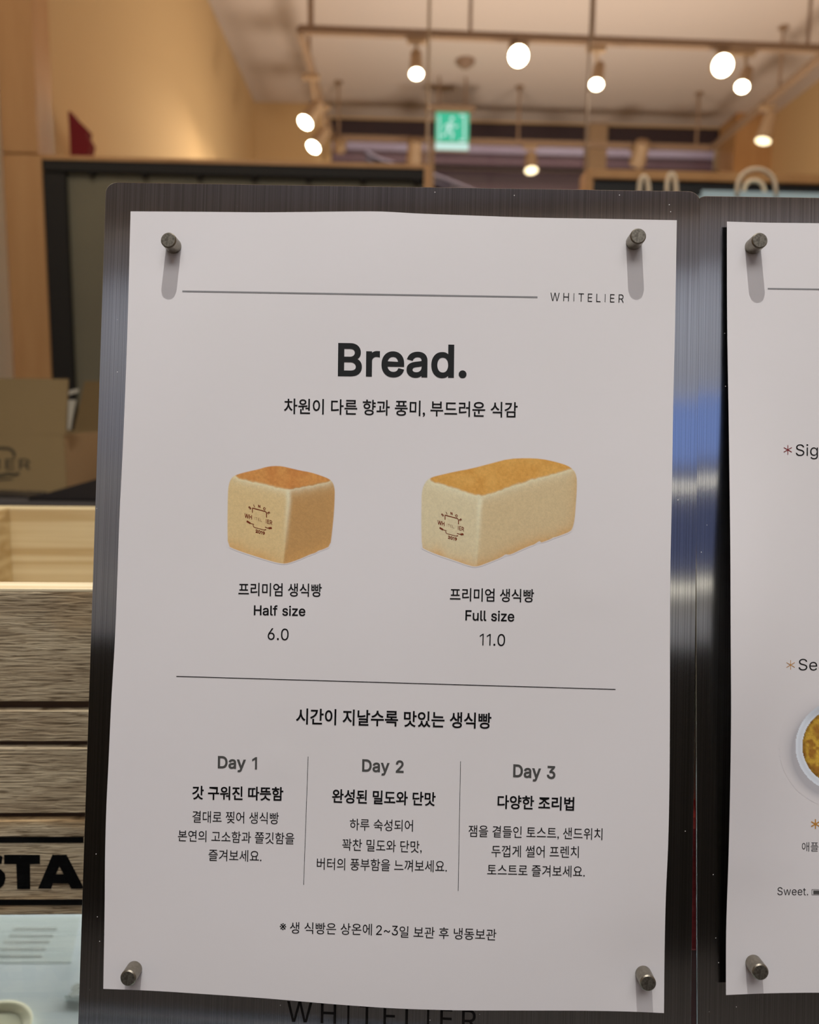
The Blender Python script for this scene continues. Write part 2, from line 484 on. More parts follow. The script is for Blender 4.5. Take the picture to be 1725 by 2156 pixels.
def handle(name_parent, feet, apex, Y, r=0.0055):
    (xa_, ya_), (xb_, yb_) = feet
    pts = []
    n = 18
    for i in range(n + 1):
        t = i / n
        a = PI * t
        cx = (xa_ + xb_) / 2; hw = (xb_ - xa_) / 2
        px = cx - hw * math.cos(a) * (1.0 if True else 1)
        base = ya_ + (yb_ - ya_) * t
        py = base - (base - apex) * (math.sin(a) ** 0.62)
        pts.append(hy(px, py, Y))
    MB().tube(pts, r, 8).build('handle', M['cord'], name_parent, True)

def bag(label, pxa, pxb, pytop, Y, hs, base_z, mm='bag', r=.0055):
    A, B = hy(pxa, pytop, Y), hy(pxb, pytop, Y)
    t = thing('paper_bag', label, 'bag', ((A.x + B.x) / 2, Y, base_z), 'paper carrier bags on the far shelf')
    d = .09
    z1 = (A.z + B.z) / 2
    x0_, x1_ = A.x, B.x
    th_ = .0012
    MB().box((x0_, Y, base_z), (x1_, Y + th_, z1)).build('front_panel', M[mm], t)
    MB().box((x0_, Y + d, base_z), (x1_, Y + d + th_, z1)).build('rear_panel', M[mm], t)
    for X in (x0_, x1_ - th_):
        MB().add([(X, Y, base_z), (X, Y + d, base_z), (X, Y + d, z1), (X + (.02 if X == x0_ else -.02), Y + d / 2, z1), (X, Y, z1)], [(0, 1, 2, 3, 4)]).build('gusset', M[mm], t)
    MB().box((x0_, Y, base_z), (x1_, Y + d, base_z + .002)).build('bottom', M[mm], t)
    for feet, ap, dy in hs: handle(t, feet, ap, Y + dy, r)
shz = 1.62
YB = 2.1
MB_sh = thing('display_shelf', 'wooden display shelf carrying the paper bags', 'shelf', (1.0, YB, 0))
MB().box((hy(1240, 500, YB).x, YB - .05, shz - .03), (2.0, YB + .25, shz), .002).build('board', M['oak'], MB_sh)
for X in (hy(1260, 500, YB).x, 1.9):
    MB().box((X, YB, 0), (X + .04, YB + .04, shz - .03)).build('leg', M['oak'], MB_sh)
    MB().box((X, YB + .18, 0), (X + .04, YB + .22, shz - .03)).build('leg', M['oak'], MB_sh)
bag('pale blue paper bag with two large arched cord handles', 1478, 1790, 404, YB, [(((1552, 414), (1634, 414)), 356, .0), (((1566, 414), (1610, 414)), 380, .085)], shz)
bag('narrow paper bag showing four short cord strands above the steel board', 1318, 1450, 412, YB + .02, [(((1346, 416), (1366, 416)), 372, .0), (((1404, 416), (1424, 416)), 366, .0)], shz, r=.006)

# ================================================================== LIGHT TRACKS
ZT = hy(712, 288, 5.73).z
def T(px, py): return hz(px, py, ZT)
FL, FR, BL, BR = T(640, 63), T(1745, 104), T(700, 290), T(1500, 312)
tr = thing('lighting_track', 'rectangular suspended lighting track hung from the ceiling on thin rods', 'track', (FL.x, FL.y, ZT))
def rail(a, b, wd=.034, hg=.036):
    a, b = Vector(a), Vector(b); d = (b - a).normalized(); s = Vector((-d.y, d.x, 0)) * wd / 2
    z = Vector((0, 0, hg / 2))
    MB().prism([a - s - z, a + s - z, a + s + z, a - s + z], b - a).build('rail', M['track'], tr)
ext = (FR - FL).normalized() * .02
rail(FL - ext, FR + ext); rail(BL, BR); rail(FL + Vector((-.02, 0, 0)), BL); rail(FR, BR)
def rod(p, r=.009):
    MB().cyl((p.x, p.y, p.z), (p.x, p.y, ZCEIL), r, n=8).build('hanger_rod', M['track'], tr)
    MB().cyl((p.x, p.y, ZCEIL - .012), (p.x, p.y, ZCEIL), .03, n=14).build('ceiling_rose', M['track'], tr)
for px, py in ((657, 63), (990, 76), (1248, 88), (1700, 103)): rod(T(px, py))
for px, py in ((713, 290), (1091, 299), (1466, 311)): rod(T(px, py))
rod(T(1640, 197)); rod(T(652, 110))

def lamp(foot, head, aim, label, hot=True, r=.036, body=.15, yoff=0.0, power=1.0, group='track spotlights'):
    """foot: photo point on the track, head: photo point of the lens"""
    a = T(*foot)
    hd = hy(head[0], head[1], a.y + yoff)
    t = thing('track_spotlight', label, 'spotlight', (a.x, a.y, ZT - .018), group)
    aim = Vector(aim).normalized()
    back = hd - aim * body
    MB().box((a.x - .05, a.y - .016, ZT - .045), (a.x + .05, a.y + .016, ZT - .0181), .003).build('adapter', M['cream_metal'], t)
    MB().cyl((a.x, a.y, ZT - .045), back + aim * .03, .009, n=10).build('stem', M['cream_metal'], t)
    b = MB().cyl(back, hd - aim * .004, r * .8, r, 24)
    b.build('housing', M['cream_metal'], t, False)
    MB().cyl(hd - aim * .004, hd, r * 1.04, r * 1.04, 24).build('bezel', M['cream_metal'], t)
    MB().cyl(hd, hd + aim * .003, r * .9, r * .82, 24).build('lens', M['lamp_hot'] if hot else M['lamp_soft'], t)
    sd = bpy.data.lights.new('spot', 'SPOT'); sd.energy = SPOT_W * power; sd.color = (1.0, 0.80, 0.56)
    sd.spot_size = math.radians(95); sd.spot_blend = .8; sd.shadow_soft_size = .03
    so = bpy.data.objects.new('spot', sd); COL.objects.link(so)
    so.parent = t
    so.location = hd + aim * .02 - Vector(t.location)
    so.rotation_euler = aim.to_track_quat('-Z', 'Y').to_euler()
    return t
lamp((878, 72), (877, 156), (0, -.55, -1), 'spotlight on the front track straight above the word Bread')
lamp((1092, 84), (1092, 118), (0, -1, -.45), 'very bright spotlight facing the viewer beside the smoke detector', r=.052, body=.09, power=1.4, yoff=-.09)
lamp((1256, 90), (1256, 178), (-.25, -.6, -1), 'spotlight beside the thin vertical rod on the front track')
lamp((1530, 98), (1522, 138), (-.1, -1, -.35), 'large glaring spotlight near the right end of the front track', r=.055, body=.08, power=1.4, yoff=-.09)
lamp((1572, 99), (1563, 183), (-.45, -.6, -.9), 'small spotlight hanging just below the large glaring one')
lamp((655, 150), (643, 258), (-.45, -.6, -.9), 'upper of two spotlights hanging at the left end of the tracks', r=.046, body=.17, power=.35)
lamp((678, 215), (660, 310), (-.45, -.6, -.9), 'lower of two spotlights hanging at the left end of the tracks', r=.046, body=.17, power=.35)
lamp((1117, 300), (1119, 359), (0, -.35, -1), 'dim spotlight on the rear track below and right of the exit sign', hot=False, r=.05, body=.13)
lamp((1618, 215), (1607, 297), (-.3, -.1, -1), 'dim spotlight hanging by the right wall', hot=False, r=.05, body=.17)
lamp((716, 290), (716, 314), (0, .9, -.5), 'unlit spotlight turned away at the left end of the rear track', hot=False, r=.045, body=.07, power=.4)
lamp((873, 294), (873, 342), (0, .9, -1), 'unlit spotlight turned away left of the exit sign', hot=False, r=.06, body=.16, power=.4)
lamp((1342, 306), (1342, 345), (0, .9, -1), 'unlit spotlight turned away over the oak framed cabinet', hot=False, r=.06, body=.16, power=.4)

# added lamps, hidden behind the cabinets, to brighten the ceiling
for nm, xx, yy in (('left', .25, 4.2), ('right', 1.7, 4.1)):
    cv = thing('fill_uplight', 'added hidden fill lamp behind the ' + nm + ' cabinet', 'lamp', (xx, yy, 0))
    MB().cyl((xx, yy, 0), (xx, yy, .03), .15, n=24).build('base', M['steel_dark'], cv)
    MB().cyl((xx, yy, .03), (xx, yy, 1.72), .015, n=10).build('pole', M['steel_dark'], cv)
    MB().cyl((xx, yy, 1.72), (xx, yy, 1.84), .05, .30, 24, False).build('bowl', M['steel_dark'], cv)
    cd = bpy.data.lights.new('uplight', 'AREA'); cd.shape = 'DISK'; cd.size = .56; cd.energy = UPLIGHT_W; cd.color = (1.0, .84, .68)
    co_ = bpy.data.objects.new('uplight', cd); COL.objects.link(co_); co_.parent = cv; co_.location = (0, 0, 1.845); co_.rotation_euler = (PI, 0, 0)

# unseen downlights added to brighten the cabinet fronts and bags
for nm, xx, px_ in (('left', -.75, -1.0), ('right', .95, 1.1)):
    dl = thing('fill_downlight', 'added unseen fill light aimed at the ' + nm + ' cabinet', 'lamp', (xx, .75, ZCEIL))
    MB().cyl((xx, .75, ZCEIL - .004), (xx, .75, ZCEIL - .03), .075, .07, 24).build('trim_ring', M['cream_metal'], dl)
    MB().cyl((xx, .75, ZCEIL - .0301), (xx, .75, ZCEIL - .034), .055, .05, 24).build('lens', M['lamp_hot'], dl)
    dd = bpy.data.lights.new('down', 'SPOT'); dd.energy = DOWN_W; dd.color = (1.0, .85, .66); dd.spot_size = math.radians(85); dd.spot_blend = .9; dd.shadow_soft_size = .05
    do = bpy.data.objects.new('down', dd); COL.objects.link(do); do.parent = dl; do.location = (0, 0, -.05)
    do.rotation_euler = Vector((px_ - xx, 1.6, -2.0)).to_track_quat('-Z', 'Y').to_euler()

# smoke detector on the ceiling
sp = hz(980, 127, ZCEIL)
sdm = thing('smoke_detector', 'round smoke detector on the ceiling', 'detector', (sp.x, sp.y, ZCEIL))
MB().cyl((sp.x, sp.y, ZCEIL), (sp.x, sp.y, ZCEIL - .02), .065, .062, 24).build('base', M['smoke'], sdm)
MB().cyl((sp.x, sp.y, ZCEIL - .02), (sp.x, sp.y, ZCEIL - .045), .045, .03, 24).build('sensor', M['smoke'], sdm)

# exit sign
YE = 5.6
ex = thing('exit_sign', 'lit green exit sign with a running figure hanging from the ceiling', 'sign', (hy(952, 230, YE).x, YE, hy(952, 222, YE).z))
a, b = hy(917, 237, YE), hy(988, 300, YE)
MB().box((hy(896, 220, YE).x, YE - .02, hy(950, 232, YE).z), (hy(1000, 220, YE).x, YE + .05, hy(950, 222, YE).z), .004).build('mount', M['track'], ex)
for px in (925, 980):
    q = hy(px, 222, YE); MB().cyl((q.x, YE + .015, q.z), (q.x, YE + .015, ZCEIL), .007, n=8).build('hanger_rod', M['track'], ex)
MB().box((a.x, YE, hy(950, 317, YE).z), (b.x, YE + .03, hy(950, 232, YE).z), .003).build('housing', M['cream_metal'], ex)
fc = MB().box((a.x + .004, YE - .004, hy(950, 299, YE).z), (b.x - .004, YE - .0005, hy(950, 237, YE).z)).build('face', M['exit_green'], ex)
MB().box((a.x + .004, YE - .004, hy(950, 316, YE).z), (b.x - .004, YE - .0005, hy(950, 301, YE).z)).build('lower_strip', M['exit_white'], ex)
fig = MB()
def stroke(mb, pts, wd, Y, dep=-.002):
    for (ax_, ay_), (bx_, by_) in zip(pts[:-1], pts[1:]):
        p, q = hy(ax_, ay_, Y), hy(bx_, by_, Y)
        d = (q - p).normalized(); s = Vector((-d.z, 0, d.x)) * wd / 2
        mb.prism([p - s, p + s, q + s, q - s], (0, dep, 0))
YF = YE - .0045
stroke(fig, [(950, 252), (951, 253)], .022, YF); fig.cyl(hy(952, 250, YF), hy(952, 250, YF - .002), .014, n=14)
stroke(fig, [(950, 258), (945, 273)], .022, YF)
stroke(fig, [(945, 273), (954, 281), (951, 293)], .013, YF)
stroke(fig, [(945, 273), (938, 284), (930, 286)], .013, YF)
stroke(fig, [(950, 260), (959, 268), (965, 264)], .010, YF)
stroke(fig, [(949, 260), (938, 264), (936, 272)], .010, YF)
fig.build('running_figure', M['exit_white'], ex)
dr = MB(); stroke(dr, [(968, 243), (978, 243), (978, 296), (968, 296)], .012, YF); dr.build('door_outline', M['exit_white'], ex)
dr = MB(); stroke(dr, [(925, 243), (925, 296)], .010, YF); dr.build('door_outline', M['exit_white'], ex)

# ================================================================== REAR OF THE SHOP (mirrored in the steel)
def zrear(deg): return CAM.z + math.tan(math.radians(deg)) * 4.25
pn = thing('ceiling_fill', 'added unseen fill panel under the ceiling', 'light', (0.1, -1.3, ZCEIL))  # unseen panel added as general fill light
pz = ZCEIL - .03
MB().box((-1.1, -2.3, pz), (1.3, -.7, ZCEIL - .001), .003).build('frame', M['cream_metal'], pn)
ad = bpy.data.lights.new('panel', 'AREA'); ad.shape = 'RECTANGLE'; ad.size = 2.2; ad.size_y = 1.4; ad.energy = PANEL_W; ad.color = (1.0, .98, .98)
ao = bpy.data.objects.new('panel', ad); COL.objects.link(ao); ao.location = (0.1, -1.5, pz - .01)
ww = thing('rear_wall_fill', 'added unseen fill light in front of the rear wall', 'lamp', (0, -3.3, ZCEIL))  # added to brighten the rear wall that the upper steel mirrors
MB().box((-2.8, -3.36, ZCEIL - .06), (2.7, -3.26, ZCEIL - .001), .003).build('housing', M['cream_metal'], ww)
wd_ = bpy.data.lights.new('washer', 'AREA'); wd_.shape = 'RECTANGLE'; wd_.size = 5.4; wd_.size_y = .08; wd_.energy = WASH_W; wd_.color = (.97, .97, 1.0)
wo_ = bpy.data.objects.new('washer', wd_); COL.objects.link(wo_); wo_.parent = ww; wo_.location = (0, 0, -.08)
wo_.rotation_euler = Vector((0, -1, -1.0)).to_track_quat('-Z', 'Y').to_euler()
lb = thing('menu_lightbox', 'long pale blue lightbox over the rear wall', 'lightbox', (0, YREAR + .1, 2.3))
MB().box((-1.25, YREAR + .02, zrear(13.8)), (XR - .1, YREAR + .08, zrear(18.5)), .004).build('screen', M['blue_box'], lb)
M['pale_blue'] = emis('dim_blue_screen', (150, 158, 205), .30)
lb2 = thing('rear_screen', 'wide dim screen under the rear lightbox', 'screen', (0, YREAR + .1, 1.9))
MB().box((-1.25, YREAR + .02, zrear(5.0)), (XR - .1, YREAR + .06, zrear(13.2)), .004).build('screen', M['pale_blue'], lb2)
for i, dg in enumerate((11.7, 3.8)):
    tb = thing('tube_lamp', ('upper', 'lower')[i] + ' warm tube lamp on the rear wall', 'lamp', (0, YREAR + .12, zrear(dg)))
    MB().cyl((-1.3, YREAR + .14, zrear(dg)), (XR - .2, YREAR + .14, zrear(dg)), .010, n=12).build('tube', M['tube'], tb)
    MB().box((-1.28, YREAR + .085, zrear(dg) - .012), (XR - .18, YREAR + .125, zrear(dg) + .012)).build('holder', M['cream_metal'], tb)
XLR = -3.05
MBK = thing('rear_dark_block', 'added unseen dark block against the rear wall', 'counter', (0.5, YREAR + .5, 0))  # dark mass added so that the lower steel mirrors dark
MB().box((XLR, YREAR + .002, 0), (XR - .01, YREAR + .7, 1.4), .01).build('body', mat('dark_block', (46, 42, 39), .6), MBK)

# ================================================================== DISPLAY CASE (counter)
ZC = CAM.z - 0.25
case = thing('display_case', 'white glass topped display case under the steel boards', 'display case', (0.1, .4, 0))
MB().box((-1.1, .20, ZC - .012), (1.1, .80, ZC - .0005), .002).build('glass_top', M['glass'], case)
ZS = ZC - .17
MB().box((-1.1, .23, ZS - .02), (1.1, .78, ZS), .002).build('shelf', M['case'], case)
MB().box((-1.1, .20, 0), (1.1, .23, ZC - .0125), .002).build('front_panel', M['case'], case)
MB().box((-1.1, .78, 0), (1.1, .80, ZC - .0125), .002).build('rear_panel', M['case'], case)
for X in (-1.12, 1.1):
    MB().box((X, .20, 0), (X + .02, .80, ZC - .0125)).build('side_panel', M['case'], case)
MB().box((-1.05, .735, ZC - .04), (1.05, .77, ZC - .02)).build('strip_light', M['case_led'], case)
# printed card on the shelf inside
def S(px, py, z=ZS): return hz(px, py, z)
card = thing('label_card', 'white card with grey lines lying inside the case at lower left', 'card', S(60, 2000))
cz = ZS + .0001
c0 = [S(-160, 2043, cz), S(150, 2043, cz), S(170, 1946, cz), S(-160, 1946, cz)]
M['card'] = mat('white_card', (214, 220, 214), .6)
M['card_ink'] = mat('grey_card_ink', (122, 124, 116), .7)
MB().prism(c0, (0, 0, .0003)).build('sheet', M['card'], card)
for i, (xa_, xb_, yy) in enumerate(((28, 120, 1971), (20, 112, 1985), (8, 104, 1998), (-10, 96, 2013), (-30, 88, 2028))):
    MB().prism([S(xa_, yy + 2.2, cz + .0004), S(xb_, yy + 2.2, cz + .0004), S(xb_ + 1, yy - 2.2, cz + .0004), S(xa_ + 1, yy - 2.2, cz + .0004)], (0, 0, .0002)).build('printed_line', M['card_ink'], card)
tg_ = thing('price_tag', 'small white price tag with round grey dots beside the steel board', 'tag', S(160, 2110))
tz = ZS + .0005
MB().prism([S(137, 2122, tz), S(190, 2126, tz), S(196, 2030, tz), S(166, 2030, tz)], (0, 0, .004)).build('plate', M['case'], tg_)
for px, py in ((158, 2108), (162, 2094)):
    q = S(px, py, tz + .0041); MB().cyl(q, q + Vector((0, 0, .0004)), .0035, n=16).build('dot', M['card_ink'], tg_)
dish = thing('cream_dish', 'round cream dish at the bottom left inside the case', 'dish', S(5, 2165))
q = S(-22, 2208); M['cream'] = mat('cream_glaze', (226, 216, 180), .3)
def lathe(mb, c, prof, n=48):
    v = [c + Vector((r * math.cos(2 * PI * k / n), r * math.sin(2 * PI * k / n), z)) for r, z in prof for k in range(n)]
    f = [(i * n + k, i * n + (k + 1) % n, (i + 1) * n + (k + 1) % n, (i + 1) * n + k) for i in range(len(prof) - 1) for k in range(n)]
    return mb.add(v, f)
lathe(MB(), q, [(.0005, 0), (.018, 0), (.021, .002), (.0245, .006), (.026, .0066), (.0262, .0074), (.0235, .0072), (.020, .004), (.0005, .003)]).build('bowl', M['cream'], dish, True)
lathe(MB(), q, [(.0005, .0046), (.0195, .0046)]).build('cream_filling', mat('cream_filling', (236, 228, 190), .5), dish)

# ================================================================== CRATE
YF0 = hz(100, 1931, ZC).y
crate = thing('wooden_crate', 'wooden crate with black stencilled letters standing left of the steel board', 'crate', (-.3, YF0 + .1, ZC + .001))
def F(px, py, dy=0.0): return hy(px, py, YF0 + dy)
zt_ = F(100, 1246).z
XA, XB = -.46, -.085
YI = YF0 + .0145
planks = [(1246, 1478), (1496, 1562), (1574, 1713), (1727, 1930)]
# recessed groove layer
MB().box((XA, YF0 + .0045, ZC + .001), (XB, YI, zt_)).build('backing_board', mat('groove_wood', (104, 82, 62), .8, noise=((10, 10, 300), .8, (70, 52, 40))), crate)
for a_, b_ in planks:
    za, zb_ = F(100, a_).z, max(F(100, b_).z, ZC + .001)
    MB().box((XA, YF0, zb_), (XB, YF0 + .0044, za), .0006).build('plank', M['plank'], crate)
MB().box((XA, YF0 + .0002, zt_ + .0001), (XB, YI, zt_ + .0012)).build('rim', M['pine_edge'], crate)
YBK = hz(150, 1070, zt_).y
MB().box((XA, YBK, ZC + .001), (XB, YBK + .012, zt_), .0005).build('rear_board', M['pine'], crate)
xl = hy(24, 1150, YBK).x
MB().prism([(xl - .012, YI + .0003, ZC + .001), (xl - .012, YBK - .0003, ZC + .001), (xl - .012, YBK - .0003, zt_), (xl - .012, YI + .0003, zt_)], (.012, 0, 0)).build('side_board', M['pine'], crate)
MB().box((XB - .012, YI + .0003, ZC + .001), (XB, YBK - .0003, zt_), .0005).build('side_board', M['pine'], crate)
MB().box((xl, YI + .0003, ZC + .001), (XB - .012, YBK - .0003, ZC + .009)).build('bottom_board', M['pine'], crate)
M['stencil'] = mat('black_stencil', (5, 5, 5), .85, bump=((60, 60, 900), .4, .0004), spec=.08)
def flat(name, poly, parent, m, tri=None):
    pts = [F(x, y, -.0002) for x, y in poly]
    return MB().prism(pts, (0, .0003, 0)).build(name, m, parent)
for y0, y1 in ((1762, 1774.5), (1894, 1906)):
    flat('stencilled_bar', [(-120, y1), (176, y1), (176, y0), (-120, y0)], crate, M['stencil'])
flat('stencilled_letter', [(8.5, 1819), (8.5, 1800), (84, 1800), (84, 1819), (63, 1819.5), (63.5, 1872), (36, 1872), (34, 1819.5)], crate, M['stencil'])
A1 = [(80, 1871), (110, 1800), (140, 1800), (177, 1871), (150, 1871), (146, 1860), (111, 1860), (107.5, 1871)]
# letter A with its counter: built from quads
am = MB()
for poly in ([(80, 1871), (110, 1800), (125, 1800), (125, 1824), (117, 1841), (107.5, 1871)], [(140, 1800), (177, 1871), (150, 1871), (134, 1841), (125, 1824), (125, 1800)], [(117, 1841), (134, 1841), (146, 1860), (111, 1860)]):
    am.prism([F(x, y, -.0002) for x, y in poly], (0, .0003, 0))
am.build('stencilled_letter', M['stencil'], crate)
sm = MB()
for poly in ([(5, 1804), (3, 1819), (-12, 1818), (-12, 1799), (-3, 1800)], [(-12, 1827), (2, 1831), (10, 1840), (11.5, 1850), (8, 1862), (0, 1870), (-12, 1873)], [(-12, 1799), (-12, 1818), (-22, 1822), (-30, 1812), (-26, 1802)], [(-22, 1822), (-12, 1818), (-12, 1873), (-20, 1840)], [(-12, 1855), (-12, 1873), (-26, 1872), (-36, 1864), (-32, 1850), (-20, 1854)]):
    sm.prism([F(x, y, -.0002) for x, y in poly], (0, .0003, 0))
sm.build('stencilled_letter', M['stencil'], crate)

# ================================================================== BACK BENCH, KRAFT BOXES, TRAY
ZBN = CAM.z - .118
bench = thing('back_bench', 'dark work bench behind the display case', 'bench', (-.3, 1.1, 0))
MB().box((XL1 + .01, .86, ZBN - .03), (.6, 1.7, ZBN), .003).build('top', M['tray'], bench)
MB().box((XL1 + .02, .90, 0), (.58, 1.68, ZBN - .03)).build('body', M['steel_dark'], bench)
YK = 1.02
def K(px, py, dy=0.): return hy(px, py, YK + dy)
kb = thing('kraft_box', 'open kraft cardboard box with a printed emblem behind the wooden crate', 'box', (K(60, 1030).x, YK, ZBN))
xk0, xk1 = K(-180, 1000).x, K(138, 1000).x
zl = K(70, 915).z
kt = .003
MB().box((xk0, YK, ZBN + .0005), (xk1, YK + kt, zl)).build('front_wall', M['kraft'], kb)
MB().box((xk1 - kt, YK + kt, ZBN + .0005), (xk1, YK + .2, zl)).build('side_wall', M['kraft_side'], kb)
MB().box((xk0, YK + kt, ZBN + .0005), (xk0 + kt, YK + .2, zl)).build('side_wall', M['kraft_side'], kb)
MB().box((xk0, YK + .2, ZBN + .0005), (xk1, YK + .2 + kt, zl)).build('rear_wall', M['kraft'], kb)
MB().prism([K(-180, 914.5), K(138, 914.5), K(143, 798), K(-180, 793)], (0, kt, 0)).build('lid_flap', M['kraft'], kb)
em = MB()
def kst(pts, wd):
    global em
    for (ax_, ay_), (bx_, by_) in zip(pts[:-1], pts[1:]):
        p, q_ = K(ax_, ay_, -.0006), K(bx_, by_, -.0006)
        d = (q_ - p).normalized(); s = Vector((-d.z, 0, d.x)) * wd / 2
        em.prism([p - s, p + s, q_ + s, q_ - s], (0, .0005, 0))
kst([(-40, 952), (-30, 945), (0, 943), (18, 944), (28, 950), (30, 962)], .0035)
kst([(-60, 996), (-30, 1001), (0, 1001), (20, 997), (30, 1000), (40, 996)], .004)
kst([(-10, 1010), (26, 1008)], .002)
em.build('printed_emblem', M['kraft_ink'], kb)

